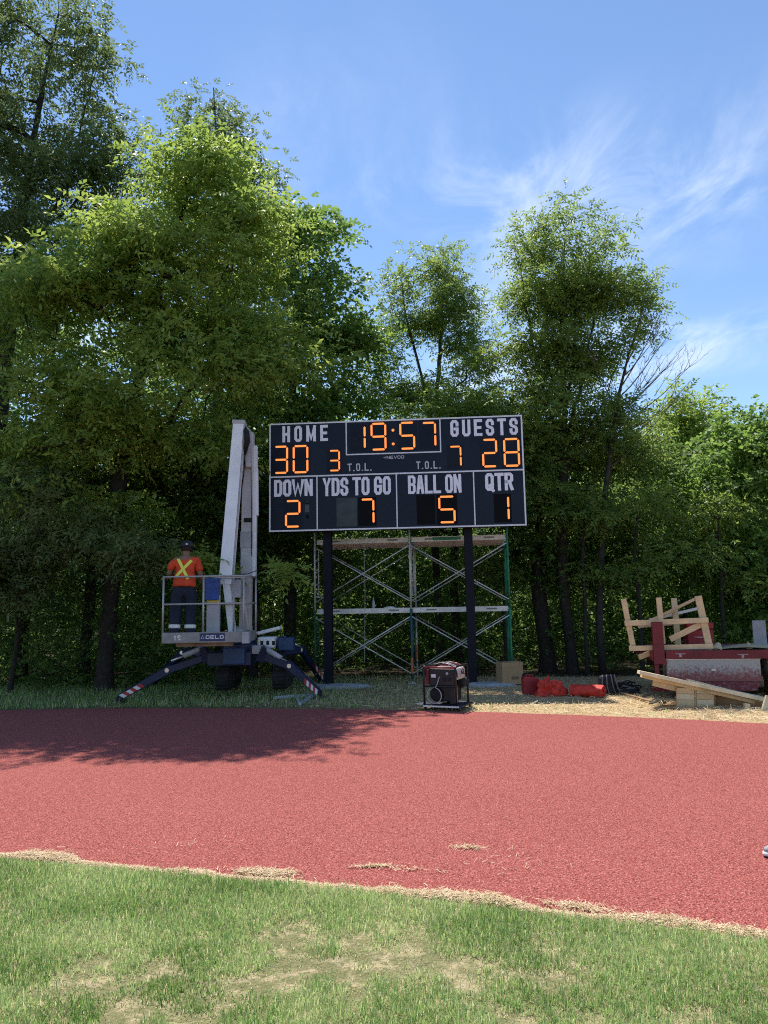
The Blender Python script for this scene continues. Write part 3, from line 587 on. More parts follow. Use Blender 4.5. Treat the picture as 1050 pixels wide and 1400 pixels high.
def digit(ch, u0, u1, v0, v1, win=True, wm=None):
    w, h = (u1-u0)*BW, (v1-v0)*BH; t = .041 if h > .5 else .034; mg = .075; o = BP(u0, v1)
    root = panel('digit', u0-mg*.55/BW, v0-mg*.4/BH, u1+mg*.55/BW, v1+mg*.4/BH, .0128, .0165, wm or navy_win, sb)
    for s in DIG.get(ch, ''):
        x0, y0, x1, y1 = SEG[s]; f = lambda x, y: Vector((t/2+x*(w-t), t/2+y*(h-t)))
        mb = MB(); seg_shape(mb, f(x0, y0), f(x1, y1), t, o, .0175, .025); obj('segment', mb, amber, root)
    return root
navy_win = mat('digit_backing', (.006, .010, .022), .5, var=.2, scale=4, spec=.2)
digit('3', .018, .076, .21, .47); digit('0', .095, .157, .21, .47); digit('3', .238, .283, .265, .462)
digit('1', .333, .386, .042, .27); digit('9', .406, .468, .027, .283); digit('5', .520, .581, .027, .283); digit('7', .606, .664, .035, .27)
digit('7', .712, .760, .264, .458); digit('2', .840, .899, .21, .47); digit('8', .923, .985, .21, .47)
digit('2', .064, .125, .715, .965); digit('7', .360, .416, .72, .955, wm=black_win); digit('5', .665, .730, .715, .962, wm=black_win); digit('1', .886, .937, .725, .955, wm=black_win)
digit(' ', .275, .340, .72, .955, wm=smudge); digit(' ', .588, .645, .715, .955, wm=black_win)
for v in (.10, .227):
    mb = MB(); mb.lathe([(.030, 0), (.030, .006), (.02, .010)], BP(.4945, v, .0135), bn, 12); obj('colon_dot', mb, amber, sb)
mb = MB(); mb.lathe([(.05, 0), (.05, .03), (.035, .04)], BP(.151, .735, .0125), bn, 6); obj('indicator_hood', mb, board_edge, sb)
panel('indicator_lamp', .143, .76, .160, .83, .0128, .022, mat('grey_lens', (.06, .065, .07), .4), sb)
panel('indicator_lamp', .146, .855, .158, .885, .0128, .02, black_win, sb)
for u in (.2265, .783):
    b = BP(u, 1); b = Vector((b.x, b.y, 0))-bn*.0+Vector((0, .34, 0)); mb = MB()
    yw = Matrix.Rotation(-yaw, 3, 'Z'); zt = BTL.z-.1
    for s in (-1, 1): mb.box(b+yw@Vector((0, s*.095, zt/2)), (.175, .018, zt), yw)
    mb.box(b+Vector((0, 0, zt/2)), (.014, .172, zt), yw); obj('post', mb, post_m, sb)
    mb = MB(); g_ = random.Random(int(u*99)); k = 18
    poly = [((.62+g_.uniform(-.12, .12))*math.cos(2*math.pi*i/k), (.38+g_.uniform(-.07, .07))*math.sin(2*math.pi*i/k)) for i in range(k)]
    n0 = len(mb.v); mb.add([(b.x+x+.25, b.y+y-.15, .004) for x, y in poly]+[(b.x+x*.8+.25, b.y+y*.8-.15, .055+g_.uniform(-.012, .012)) for x, y in poly]+[(b.x+x*.35+.25, b.y+y*.35-.15, .075) for x, y in poly],
        [(i, (i+1) % k, k+(i+1) % k, k+i) for i in range(k)]+[(k+i, k+(i+1) % k, 2*k+(i+1) % k, 2*k+i) for i in range(k)]+[tuple(range(2*k, 3*k))])
    tag(obj('concrete_footing', mb, mat('pale_concrete', (.36, .38, .40), .9, var=.25, scale=6, bump=.6), smooth=False),
        'pale concrete footing at the foot of the %s scoreboard post' % ('left' if u < .5 else 'right'), 'footing', 'scoreboard post footings')
# hanging cord
mb = MB(); a = BP(.371, 1); mb.tube([(a.x, a.y+.3, a.z+.05), (a.x+.01, a.y+.31, 2.), (a.x-.02, a.y+.3, .5)], .006, 5)
tag(obj('cord', mb, mat('grey_cord', (.3, .3, .29), .8)), 'thin grey cord hanging from the scoreboard in the left scaffold bay', 'cord')
# ------------------------------------------------------------------ scaffold
steel = mat('galvanised_steel', (.62, .62, .59), .5, metal=.3, var=.25, scale=10)
green_s = mat('green_paint', (.03, .20, .10), .5, var=.4, scale=6)
dkgreen = mat('dark_green_paint', (.02, .10, .06), .55, var=.4, scale=6)
teal_s = mat('teal_paint', (.03, .10, .12), .5, var=.4, scale=6)
orange_s = mat('orange_paint', (.55, .16, .05), .5, var=.3, scale=6)
alu = mat('aluminium_deck', (.66, .65, .62), .5, metal=.2, var=.15, scale=7)
sy = rad(6.5); S0 = P(562, 840, 16.25); S0 = Vector((S0.x, S0.y, 0)); sux = Vector((math.cos(sy), -math.sin(sy), 0)); suy = Vector((math.sin(sy), math.cos(sy), 0))
LV = 1.55
def SP(x, y, z): return S0+sux*x+suy*y+Vector((0, 0, z))
sca = thing('scaffold', 'two level tube scaffold with crossed braces under the scoreboard', 'scaffold', S0)
BAY = 2.13
cols = {(-1, 0): (dkgreen, steel), (0, 0): (teal_s, steel), (1, 0): (green_s, green_s)}
for bx in (-1, 0, 1):
    for lv in (0, 1):
        cm = cols[(bx, 0)][lv]; z0 = LV*lv+.05; z1 = LV*(lv+1)+(.04 if lv == 0 else .22); x = bx*BAY
        mb = MB(); mb.tube([SP(x, 0, z0), SP(x, 0, z1)], .021, 8); fr = obj('end_frame', mb, cm, sca, smooth=True)
        mb = MB(); mb.tube([SP(x, 1.5, z0), SP(x, 1.5, z1)], .021, 8); obj('rear_leg', mb, cm if bx else steel, fr, smooth=True)
        for y in (.42, 1.08):
            mb = MB(); mb.tube([SP(x, y, LV*lv+.35), SP(x, y, LV*(lv+1)-.12)], .016, 6); obj('inner_upright', mb, cm, fr, smooth=True)
        for k, z in enumerate((.35, .62, .89, 1.16, LV-.12)):
            if 0 < k < 4: segs = ((0, .42), (1.08, 1.5))
            else: segs = ((0, 1.5),)
            for a, b in segs:
                mb = MB(); mb.tube([SP(x, a, LV*lv+z), SP(x, b, LV*lv+z)], .015, 6); obj('rung', mb, cm, fr, smooth=True)
        if lv == 0:
            for y in (0, 1.5):
                mb = MB(); mb.tube([SP(x, y, .0), SP(x, y, .12)], .017, 6); mb.box(SP(x, y, .012), (.15, .15, .012)); obj('base_jack', mb, steel, fr)
for a, z0, z1 in ((0, .28, .42),):
    mb = MB(); mb.tube([SP(0, 0, .22), SP(0, 0, .55)], .0255, 8); obj('orange_sleeve', mb, orange_s, sca)
    mb = MB(); mb.tube([SP(0, 1.5, .42), SP(0, 1.5, .75)], .0255, 8); obj('orange_sleeve', mb, orange_s, sca)
for bx in (-1, 0):
    for lv in (0, 1):
        for y in (0., 1.5):
            for up in (0, 1):
                z0, z1 = LV*lv+.22, LV*lv+LV-.12
                a = SP(bx*BAY+.02, y-.03*(1+up), z0 if up else z1); b = SP((bx+1)*BAY-.02, y-.03*(1+up), z1 if up else z0)
                mb = MB(); mb.tube([a, b], .0135, 6); obj('cross_brace', mb, steel, sca, smooth=True)
for lv in (1, 2):
    for bx in (-1, 0):
        for j in range(3):
            y = .12+j*.5; z = LV*lv+.02; x0 = bx*BAY+.03; x1 = (bx+1)*BAY-.03
            mb = MB(); c = SP((x0+x1)/2, y+.2, z); yw = Matrix.Rotation(-sy, 3, 'Z'); L_ = x1-x0
            mb.box(c+Vector((0, 0, .028)), (L_, .44, .014), yw)
            for s in (-1, 1): mb.box(c+yw@Vector((0, s*.229, 0)), (L_, .022, .11), yw)
            for s in (-1, 1): mb.box(c+yw@Vector((s*(L_/2-.04), 0, -.01)), (.05, .42, .06), yw)
            rowl = ('nearest', 'middle', 'rearmost')[j]
            pk = thing('scaffold_plank', '%s long pale deck plank on the %s level of the %s scaffold bay' % (rowl, 'lower' if lv == 1 else 'upper', 'left' if bx < 0 else 'right'), 'plank', SP((x0+x1)/2, y+.2, z-.06), 'scaffold deck planks')
            obj('deck', mb, alu, pk, .003)
            for s in (.33, -.3):
                mb = MB(); mb.box(c+yw@Vector((s*L_, -.2415, .005)), (.22, .003, .035), yw); obj('sticker', mb, mat('faded_sticker', (.22, .22, .2), .7), pk)
            if lv == 2 and bx == 0 and j == 0:
                mb = MB(); mb.box(c+yw@Vector((-.12*L_, -.2418, .004)), (.62, .003, .07), yw); obj('green_panel', mb, green_s, pk)
mb = MB(); mb.lathe([(.032, 0), (.036, .01), (.036, .13), (.03, .17), (.013, .21), (.013, .235), (.016, .236), (.016, .26)], SP(-.86, .3, LV+.056), (0, 0, 1), 12)
tag(obj('bottle', mb, mat('clear_bottle', (.35, .37, .38), .2, var=.1), smooth=True), 'small clear bottle standing on the lower scaffold deck', 'bottle')
mb = MB(); g_ = random.Random(4); c = SP(-.5, .3, LV+.056); k = 10
rings = [[(c.x+rr*1.5*math.cos(6.283*i/k)*(1+g_.uniform(-.25, .25)), c.y+rr*math.sin(6.283*i/k), c.z+zz+g_.uniform(0, .012)) for i in range(k)] for rr, zz in ((.08, 0), (.09, .02), (.06, .045), (.02, .05))]
mb.add(sum(rings, []), [(r*k+i, r*k+(i+1) % k, (r+1)*k+(i+1) % k, (r+1)*k+i) for r in range(3) for i in range(k)]+[tuple(range(3*k, 4*k))])
tag(obj('rag', mb, mat('white_cloth', (.7, .7, .68), .9), smooth=True), 'crumpled white rag lying on the lower scaffold deck', 'rag')
# ------------------------------------------------------------------ boom lift
lw = mat('white_boom_paint', (.82, .83, .85), .45, var=.10, scale=3)
lgrey = mat('grey_boom_paint', (.40, .40, .42), .5, var=.15, scale=4)
lblue = mat('navy_chassis_paint', (.011, .017, .058), .4, var=.25, scale=5)
lblue2 = mat('blue_cover', (.022, .055, .14), .45, var=.15, scale=5)
alu_b = mat('basket_aluminium', (.40, .39, .37), .45, metal=.35, var=.15, scale=6)
rubber = mat('black_rubber', (.014, .014, .015), .8, var=.3, scale=10)
chrome = mat('ram_steel', (.62, .62, .62), .25, metal=.8, var=.1)
red_p = mat('red_stripe', (.45, .03, .03), .5); wht_p = mat('white_stripe', (.7, .7, .7), .5)
yel_p = mat('yellow_label', (.6, .48, .08), .6)
blk0 = mat('dark_iron', (.03, .03, .035), .6)
LB = Vector((P(325, 900, 14.7).x, 14.7, 0))
lift = thing('boom_lift', 'white spider boom lift on spread navy outriggers with a raised folded boom', 'boom lift', LB)
YF = 13.1
zb, zt_, zm, ztop = [P(278, y, YF).z for y in (879, 865, 825.5, 788)]
xL, xR = P(223, 830, YF).x, P(333, 830, YF).x; YB = YF+.72
bk = MB(); bk.box(((xL+xR)/2+.03, (YF+YB)/2, zb+.02), (xR-xL+.06, YB-YF, .04)); basket = obj('basket', bk, alu_b, lift, .004)
def part(name, m, parent, fn, bevel=0., smooth=False):
    mb = MB(); fn(mb); return obj(name, mb, m, parent, bevel, smooth)
part('toe_board', mat('grey_toe_board', (.27, .26, .25), .5, metal=.2, var=.15), basket, lambda b: b.box(((xL+xR)/2, YF-.012, (zb+zt_)/2+.01), (xR-xL, .02, zt_-zb)), .003)
part('toe_board', mat('grey_toe_board', (.27, .26, .25), .5, metal=.2, var=.15), basket, lambda b: b.box((xR+.075, (YF+YB)/2, (zb+zt_)/2+.01), (.02, YB-YF-.03, zt_-zb)), .003)
part('toe_board', mat('grey_toe_board', (.27, .26, .25), .5, metal=.2, var=.15), basket, lambda b: b.box((xL-.012, (YF+YB)/2, (zb+zt_)/2+.01), (.02, YB-YF-.03, zt_-zb)), .003)
part('corner_box', lgrey, basket, lambda b: b.box((xR+.045, YF+.02, (zb+zt_)/2-.01), (.12, .16, zt_-zb+.02)), .006)
rr = .017
C4 = [(xL, YF), (xR, YF), (xR+.09, YB), (xL, YB)]
for z, nm in ((ztop, 'top_rail'), (zm, 'mid_rail')):
    for i in range(4):
        a, b_ = C4[i], C4[(i+1) % 4]
        part(nm, alu_b, basket, lambda b: b.tube([(a[0], a[1], z), (b_[0], b_[1], z)], rr, 8), smooth=True)
for (x, y) in C4+[((xL+xR)/2, YF), ((xL+xR)/2+.12, YB), (xR-.32, YB)]:
    part('rail_post', alu_b, basket, lambda b: b.tube([(x+(.03 if x == xL else 0)*0, y, zb+.04), (x, y, ztop)], rr*1.05, 8), smooth=True)
part('console_post', lgrey, basket, lambda b: b.box((P(293, 840, YB).x, YB-.07, (zb+zm)/2+.1), (.235, .10, zm-zb+.12)), .006)
part('console_cover', mat('blue_tarp_cover', (.03, .075, .28), .6, var=.2), basket, lambda b: b.box((P(292.5, 800, YB).x, YB-.10, ztop-.21), (.245, .16, .40)), .012)
part('console_label', yel_p, basket, lambda b: b.box((P(293, 820, YB).x, YB-.125, zm+.035), (.225, .006, .085)))
part('console_strap', lblue2, basket, lambda b: b.box((P(292.5, 800, YB).x, YB-.182, ztop-.19), (.247, .004, .02)))
bd = part('badge', mat('navy_badge', (.02, .03, .11), .4), basket, lambda b: b.box(((xL+xR)/2+.17, YF-.0245, (zb+zt_)/2+.01), (.44, .004, .135)))
E3 = (Vector((1, 0, 0)), Vector((0, 0, 1)), Vector((0, -1, 0)))
GL['P_'] = GL['C']; o_ = Vector(((xL+xR)/2+.055, YF-.0268, (zb+zt_)/2-.022))
text('badge_lettering', 'CELO', o_, *E3, .068, .066, .015, .014, wht_p, bd, th=.002)
def em(b):
    for i in range(3):
        t = math.pi/2+i*2.094; c = Vector((o_.x-.055+.022*math.cos(t), o_.z+.028+.022*math.sin(t)))
        b.prism([(c.x+.014*math.cos(t+q), c.y+.014*math.sin(t+q)) for q in (0, 2.094, 4.189)], (0, YF-.0268, 0), (1, 0, 0), (0, 0, 1), .002)
part('badge_emblem', wht_p, bd, em)
text('fleet_number', '19', Vector((xL+.20, YF-.0225, (zb+zt_)/2-.035)), *E3, .055, .085, .016, .012, mat('white_vinyl', (.85, .85, .85), .5), basket, th=.002)
part('timber_bearer', mat('worn_wood', (.25, .16, .10), .8, var=.3), basket, lambda b: b.box(((xL+xR)/2, YF+.16, zb-.035), (1.0, .09, .06)))
# arms
eb = P(340.5, 592, 14.75); et = P(327.5, 580, 14.35); lo = P(335.5, 868, 14.75); hi = P(309, 800, 14.05)
low = part('lower_boom', mat('shaded_white_paint', (.52, .50, .51), .5, var=.14, scale=3), lift, lambda b: b.beam(lo, eb, .22, .24, (0, 1, 0), .20, .22), .015)  # same white paint as the upper arm, greyed as if shaded
part('boom_sleeve', lgrey, low, lambda b: b.beam(lo+(eb-lo)*.42, lo+(eb-lo)*.50, .232, .252, (0, 1, 0)), .008)
part('boom_decal', rubber, low, lambda b: b.box(P(338.5, 711, 14.626), (.15, .004, .085)))
part('side_duct', lw, low, lambda b: b.beam(P(347, 790, 14.85), P(349, 610, 14.85), .09, .16, (0, 1, 0)), .01)
part('side_duct_flare', lw, low, lambda b: b.beam(P(350, 705, 14.85), P(351, 640, 14.85), .10, .12, (0, 1, 0), .05), .01)
upb = part('upper_boom', lw, lift, lambda b: b.beam(hi, et, .245, .26, (0, 1, 0), .215, .24), .012)
part('upper_boom_seam', lgrey, upb, lambda b: b.beam(hi+Vector((.135, -.09, 0)), et+Vector((.12, -.08, 0)), .012, .05, (0, 1, 0)))
part('boom_cap', lgrey, upb, lambda b: b.beam(et-(et-hi).normalized()*.03, et+(et-hi).normalized()*.05, .255, .265, (0, 1, 0)), .01)
part('elbow_plate', lgrey, lift, lambda b: b.beam(P(341, 640, 14.6), P(338, 586, 14.55), .10, .34, (0, 1, 0)), .02)
part('hose_loop', rubber, lift, lambda b: b.tube([P(335, 585, 14.3), P(337, 590, 14.2), P(338, 603, 14.18), P(336, 613, 14.25), P(335, 622, 14.35)], [.03, .055, .06, .045, .02], 8), smooth=True)
part('cable', rubber, lift, lambda b: b.tube([P(336, 612, 14.5), P(333, 650, 14.55), P(326, 700, 14.5), P(321, 760, 14.4), P(322, 800, 14.4)], .012, 6), smooth=True)
part('cable', mat('red_hose', (.28, .04, .03), .6), lift, lambda b: b.tube([P(332, 618, 14.5), P(329, 640, 14.5), P(327, 670, 14.5)], .012, 6), smooth=True)
part('cable', rubber, lift, lambda b: b.tube([P(337, 616, 14.55), P(343, 630, 14.55), P(344, 700, 14.6), P(344, 760, 14.6)], .009, 6), smooth=True)
# jib linkage between boom tip and basket
part('jib', lw, lift, lambda b: b.beam(hi+Vector((.02, -.05, .05)), Vector((P(318, 850, YB+.12).x, YB+.14, zb+.12)), .13, .13, (0, 1, 0)), .01)
for dx in (0, .24):
    part('jib_link', mat('pale_link', (.42, .37, .34), .5), lift, lambda b: b.tube([P(316+dx*70, 800, 14.2), P(313+dx*90, 830, 14.1), P(319+dx*85, 862, YB+.1)], .035, 8), smooth=True)
part('jib_motor', lgrey, lift, lambda b: b.box(P(323, 805, 14.1), (.20, .18, .34)), .015)
part('slew_box', lgrey, lift, lambda b: b.box((P(326, 840, 14.1).x, 14.05, zb+.12), (.22, .2, .2)), .01)
# chassis
ch = part('chassis', lblue, lift, lambda b: b.box((P(320, 900, 14.6).x, 14.75, P(320, 899, 14.6).z), (.82, 1.25, .26)), .02)
part('chassis_cover', lblue2, ch, lambda b: b.box((P(320, 896, 14.1).x, 14.1, P(320, 897, 14.1).z), (.40, .09, .30)), .015)
part('turret', lblue, lift, lambda b: b.lathe([(.36, 0), (.36, .12), (.30, .14), (.26, .30)], (P(328, 890, 14.75).x, 14.75, P(325, 889, 14.75).z), (0, 0, 1), 18), .0)
part('turret_yoke', lgrey, lift, lambda b: b.box(P(331, 868, 14.8), (.36, .34, .34)), .02)
eng = part('engine_cover', lw, lift, lambda b: b.box(P(366, 878, 14.9), (.34, .5, .22)), .04)
part('engine_lid', lw, eng, lambda b: b.beam(P(352, 866, 14.9), P(384, 858, 14.9), .3, .07, (0, 0, 1)), .03)
for i in range(3): part('vent', rubber, eng, lambda b: b.box(P(358+i*8, 879, 14.647), (.055, .006, .08)))
part('battery_box', lblue2, lift, lambda b: b.box(P(392, 880, 15.), (.3, .4, .26)), .02)
part('hydraulic_block', lgrey, lift, lambda b: b.box(P(352, 888, 14.35), (.18, .2, .16)), .01)
for x0 in (311, 386):
    cx = P(x0, 920, 14.7).x; zc = .34
    def trk(b):
        n = 28; R_ = .19; hl = .48; pts = []
        for i in range(n):
            t = 2*math.pi*i/n; pts.append((math.copysign(hl, math.cos(t))+R_*math.cos(t), R_*math.sin(t)))
        b.prism([(y, z) for y, z in pts], (cx-.12, 14.85, zc), (0, 1, 0), (0, 0, 1), .24)
    tk = part('crawler_track', rubber, lift, trk)
    def lugs(b):
        for i in range(9):
            for s in (-1, 1): b.box((cx, 14.85-.48+i*.12, zc+s*.2), (.23, .045, .03))
        for s in (-1, 1):
            for t in (-.9, -.3, .3, .9): b.box((cx, 14.85+s*(.48+.2*math.cos(t)), zc+.2*math.sin(t)), (.23, .045, .045), Matrix.Rotation(s*t, 3, 'X'))
    part('track_lugs', rubber, tk, lugs)
    for y in (-.45, -.15, .15, .45): part('track_roller', blk0, tk, lambda b: b.lathe([(.12 if abs(y) > .3 else .07, 0), (.12 if abs(y) > .3 else .07, .26)], (cx-.13, 14.85+y, zc), (1, 0, 0), 12))
def outrigger(hinge, knee, foot, ram0, ram1):
    hinge, knee, foot, ram0, ram1 = [Vector(v) for v in (hinge, knee, foot, ram0, ram1)]; ank = foot+Vector((0, 0, .10)); d = (ank-knee).normalized()
    og = part('outrigger', lblue, lift, lambda b: (b.beam(hinge, knee, .125, .135), b.beam(knee-d*.06, ank, .12, .155, (0, 0, 1), .10, .105)), .012)
    part('knee_pin', chrome, og, lambda b: b.lathe([(.04, 0), (.04, .2)], knee+Vector((0, -.1, 0)), (0, 1, 0), 12))
    part('bracket', lblue, og, lambda b: b.beam(hinge+Vector((0, 0, -.1)), ram0+Vector((0, 0, .03)), .20, .17, (1, 0, 0), .17, .09), .01)
    mid = ram0+(ram1-ram0)*.62
    rm = part('ram_cylinder', lgrey, og, lambda b: b.tube([ram0, mid], .052, 10), smooth=True)
    part('ram_rod', chrome, rm, lambda b: b.tube([mid, ram1], .028, 8), smooth=True)
    sd = d.cross(Vector((0, 0, 1))).normalized(); sgn = -1 if sd.y > 0 else 1; sd = sd*sgn
    u = d.cross(sd).normalized()
    for i in range(6):
        t0 = .52+i*.07; L_ = (ank-knee).length; a = knee+d*(L_*t0)+sd*(.0625-.009*t0); b2 = .042
        s = d*(L_*.07); sh = d*.05
        part('stripe', red_p if i % 2 == 0 else wht_p, og, lambda b: b.hexa([a-u*b2, a+s-u*b2, a+s+u*b2+sh, a+u*b2+sh]+[q+sd*.004 for q in (a-u*b2, a+s-u*b2, a+s+u*b2+sh, a+u*b2+sh)]))
    part('foot_pad', rubber, og, lambda b: b.lathe([(.13, .0), (.13, .025), (.06, .04), (.045, .12)], foot+Vector((0, 0, .004)), (0, 0, 1), 14))
fl, fr_ = G(163, 961), G(437, 955)
outrigger(P(285, 897, 14.3), P(230, 916, 14.05), fl, P(277, 886, 14.25), P(234, 904, 14.08))
outrigger(P(356, 896, 14.3), P(396, 910, 14.1), fr_, P(362, 886, 14.25), P(398, 909, 14.1))
outrigger(P(385, 892, 15.3), P(412, 888, 15.8), (P(440, 915, 16.9).x, 16.7, 0), P(386, 872, 15.35), P(410, 884, 15.7))
outrigger(P(275, 892, 15.3), P(250, 892, 15.8), (P(215, 915, 16.9).x, 16.7, 0), P(276, 876, 15.35), P(252, 886, 15.7))
# ------------------------------------------------------------------ worker in the basket
skin_m = mat('skin', (.24, .125, .08), .6, var=.1); shirt_m = mat('orange_shirt', (.62, .065, .018), .75, var=.18, scale=9, bump=.25, bscale=14)
trous_m = mat('navy_trousers', (.012, .016, .035), .8, var=.25, scale=9, bump=.2, bscale=14); boot_m = mat('brown_boots', (.05, .025, .018), .7)
hat_m = mat('dark_cap', (.022, .022, .026), .7); band_m = mat('reflective_band', (.72, .72, .66), .5); hi_m = mat('yellow_tape', (.78, .80, .10), .5, var=.05)
WB = Vector((P(249, 866, 13.46).x, 13.46, zb+.045)); hs = 1.0
def skinned(name, joints, edges, m, parent, lvl=2):
    me = bpy.data.meshes.new(name); me.from_pydata([tuple(j[0]) for j in joints], [e for e in edges], []); o = link(name, me, m, parent, WB)
    md = o.modifiers.new('skin', 'SKIN'); md.use_smooth_shade = True
    for v, j in zip(me.skin_vertices[0].data, joints): v.radius = (j[1], j[2] if len(j) > 2 else j[1])
    me.skin_vertices[0].data[0].use_root = True
    s = o.modifiers.new('sub', 'SUBSURF'); s.levels = lvl; s.render_levels = lvl; return o
per = thing('person', 'worker in orange shirt with yellow cross tape, back turned in the basket', 'person', WB)
J = [((0, 0, .96), .15, .11), ((0, 0, 1.10), .145, .10), ((0, -.01, 1.28), .16, .11), ((0, .0, 1.40), .13, .09), ((0, .01, 1.49), .055), ((0, .03, 1.56), .06), ((.01, .04, 1.64), .085, .10), ((.01, .045, 1.70), .075, .09),
     ((-.10, 0, .90), .095), ((-.12, .01, .50), .062), ((-.13, -.02, .11), .045), ((-.135, .13, .045), .04, .03),
     ((.10, 0, .90), .095), ((.11, .02, .50), .062), ((.12, -.02, .11), .045), ((.13, .13, .045), .04, .03),
     ((-.18, .0, 1.41), .065), ((-.265, .05, 1.17), .046), ((-.20, .30, 1.16), .033), ((-.185, .36, 1.15), .03, .018),
     ((.18, .0, 1.41), .065), ((.255, .0, 1.15), .046), ((.30, .20, 1.00), .033), ((.305, .26, .975), .03, .018)]
Ed = [(0, 1), (1, 2), (2, 3), (3, 4), (4, 5), (5, 6), (6, 7), (0, 8), (8, 9), (9, 10), (10, 11), (0, 12), (12, 13), (13, 14), (14, 15), (3, 16), (16, 17), (17, 18), (18, 19), (3, 20), (20, 21), (21, 22), (22, 23)]
for hb, sx in ((19, 1), (23, -1)):
    p = Vector(J[hb][0]); d0 = (p-Vector(J[hb-1][0])).normalized(); side = Vector((1, 0, 0))
    for i, (off, ln) in enumerate(((-.028, .07), (-.01, .08), (.01, .075), (.027, .06))):
        a = p+side*off+d0*.025; b = a+d0*ln*.5+Vector((0, 0, -.01)); c = b+d0*ln*.25+Vector((0, 0, -.035)); k0 = len(J)
        J += [(a, .0095), (b, .0088), (c, .008)]; Ed += [(hb, k0), (k0, k0+1), (k0+1, k0+2)]
    a = p+side*(.03*sx)-d0*.005; b = a+side*(.022*sx)+d0*.03; c = b+d0*.03+Vector((0, 0, -.012)); k0 = len(J)
    J += [(a, .011), (b, .010), (c, .009)]; Ed += [(hb, k0), (k0, k0+1), (k0+1, k0+2)]
body = skinned('body', J, Ed, skin_m, per)
SJ = [((0, 0, 1.02), .165, .12), ((0, 0, 1.07), .165, .12), ((0, 0, 1.14), .170, .125), ((0, -.01, 1.28), .185, .13), ((0, 0, 1.40), .155, .11), ((0, .008, 1.462), .075, .07),
      ((-.185, 0, 1.405), .085), ((-.255, .035, 1.22), .070), ((.185, 0, 1.405), .085), ((.248, .0, 1.20), .070)]
shirt = skinned('shirt', SJ, [(0, 1), (1, 2), (2, 3), (3, 4), (4, 5), (4, 6), (6, 7), (4, 8), (8, 9)], shirt_m, per)
TJ = [((0, 0, 1.08), .150, .105), ((0, 0, .93), .178, .13), ((-.105, 0, .84), .125), ((-.12, .01, .50), .105), ((-.13, -.015, .12), .095), ((-.13, -.015, .04), .095), ((.105, 0, .84), .125), ((.115, .02, .50), .105), ((.125, -.015, .12), .095), ((.125, -.015, .04), .095)]
skinned('trousers', TJ, [(0, 1), (1, 2), (2, 3), (3, 4), (4, 5), (1, 6), (6, 7), (7, 8), (8, 9)], trous_m, per)
mb = MB(); k = 28; g_ = random.Random(3)
rg = [[(WB.x+a_*math.cos(6.283*i/k)*(1+.025*math.sin(i*2.1+z_*30)), WB.y+b_*math.sin(6.283*i/k)*(1+.03*math.sin(i*1.7)), WB.z+z_+(g_.uniform(-.008, .008) if z_ < .95 else 0)) for i in range(k)] for z_, a_, b_ in ((.935, .175, .135), (.93, .186, .148), (.97, .19, .15), (1.03, .186, .146), (1.10, .178, .136), (1.17, .168, .122))]
mb.add(sum(rg, []), [(r*k+i, r*k+(i+1) % k, (r+1)*k+(i+1) % k, (r+1)*k+i) for r in range(5) for i in range(k)]); obj('shirt_hem', mb, shirt_m, per, smooth=True)
for sx in (-.13, .12):
    mb = MB(); mb.lathe([(.094, 0), (.096, .02), (.095, .065)], WB+Vector((sx, -.015, .20)), (0, 0, 1), 16); obj('ankle_band', mb, band_m, per, smooth=True)
    mb = MB(); o0 = WB+Vector((sx, .03, 0)); k = 12
    rg = [[(o0.x+w_*math.cos(6.283*i/k), o0.y+yy+l_*math.sin(6.283*i/k), o0.z+h_) for i in range(k)] for w_, l_, yy, h_ in ((.05, .145, .01, 0), (.052, .148, .01, .02), (.05, .14, .005, .06), (.05, .08, -.045, .10), (.052, .06, -.05, .17))]
    mb.add(sum(rg, []), [tuple(reversed(range(k)))]+[(r*k+i, r*k+(i+1) % k, (r+1)*k+(i+1) % k, (r+1)*k+i) for r in range(4) for i in range(k)]+[tuple(range(4*k, 5*k))])
    obj('boot', mb, boot_m, per, smooth=True)
hc = WB+Vector((.01, .045, 1.655))
mb = MB(); mb.lathe([(.108, 0), (.112, .03), (.105, .075), (.078, .115), (.03, .132), (.004, .134)], hc, (0, .06, 1), 18); cap = obj('cap', mb, hat_m, per, smooth=True)
mb = MB(); k = 20; rg = [[(hc.x+w_*math.cos(6.283*i/k), hc.y+.03+w_*1.25*math.sin(6.283*i/k), hc.z+zz) for i in range(k)] for w_, zz in ((.105, .012), (.142, -.004), (.143, .002), (.105, .02))]
mb.add(sum(rg, []), [(r*k+i, r*k+(i+1) % k, (r+1)*k+(i+1) % k, (r+1)*k+i) for r in range(3) for i in range(k)]); obj('cap_brim', mb, hat_m, cap, smooth=True)
part('cap_patch', band_m, cap, lambda b: b.lathe([(.018, 0), (.016, .004)], hc+Vector((-.005, -.112, .045)), (0, -1, .15), 10))
mb = MB(); mb.lathe([(.088, 0), (.095, .05), (.096, .08)], hc+Vector((0, -.012, -.07)), (0, 0, 1), 14); obj('hair', mb, mat('dark_hair', (.02, .015, .012), .7), per, smooth=True)
bpy.context.view_layer.update(); dg = bpy.context.evaluated_depsgraph_get(); ev = shirt.evaluated_get(dg); em_ = ev.to_mesh()
bvh = BVHTree.FromPolygons([v.co.copy() for v in em_.vertices], [tuple(p.vertices) for p in em_.polygons])
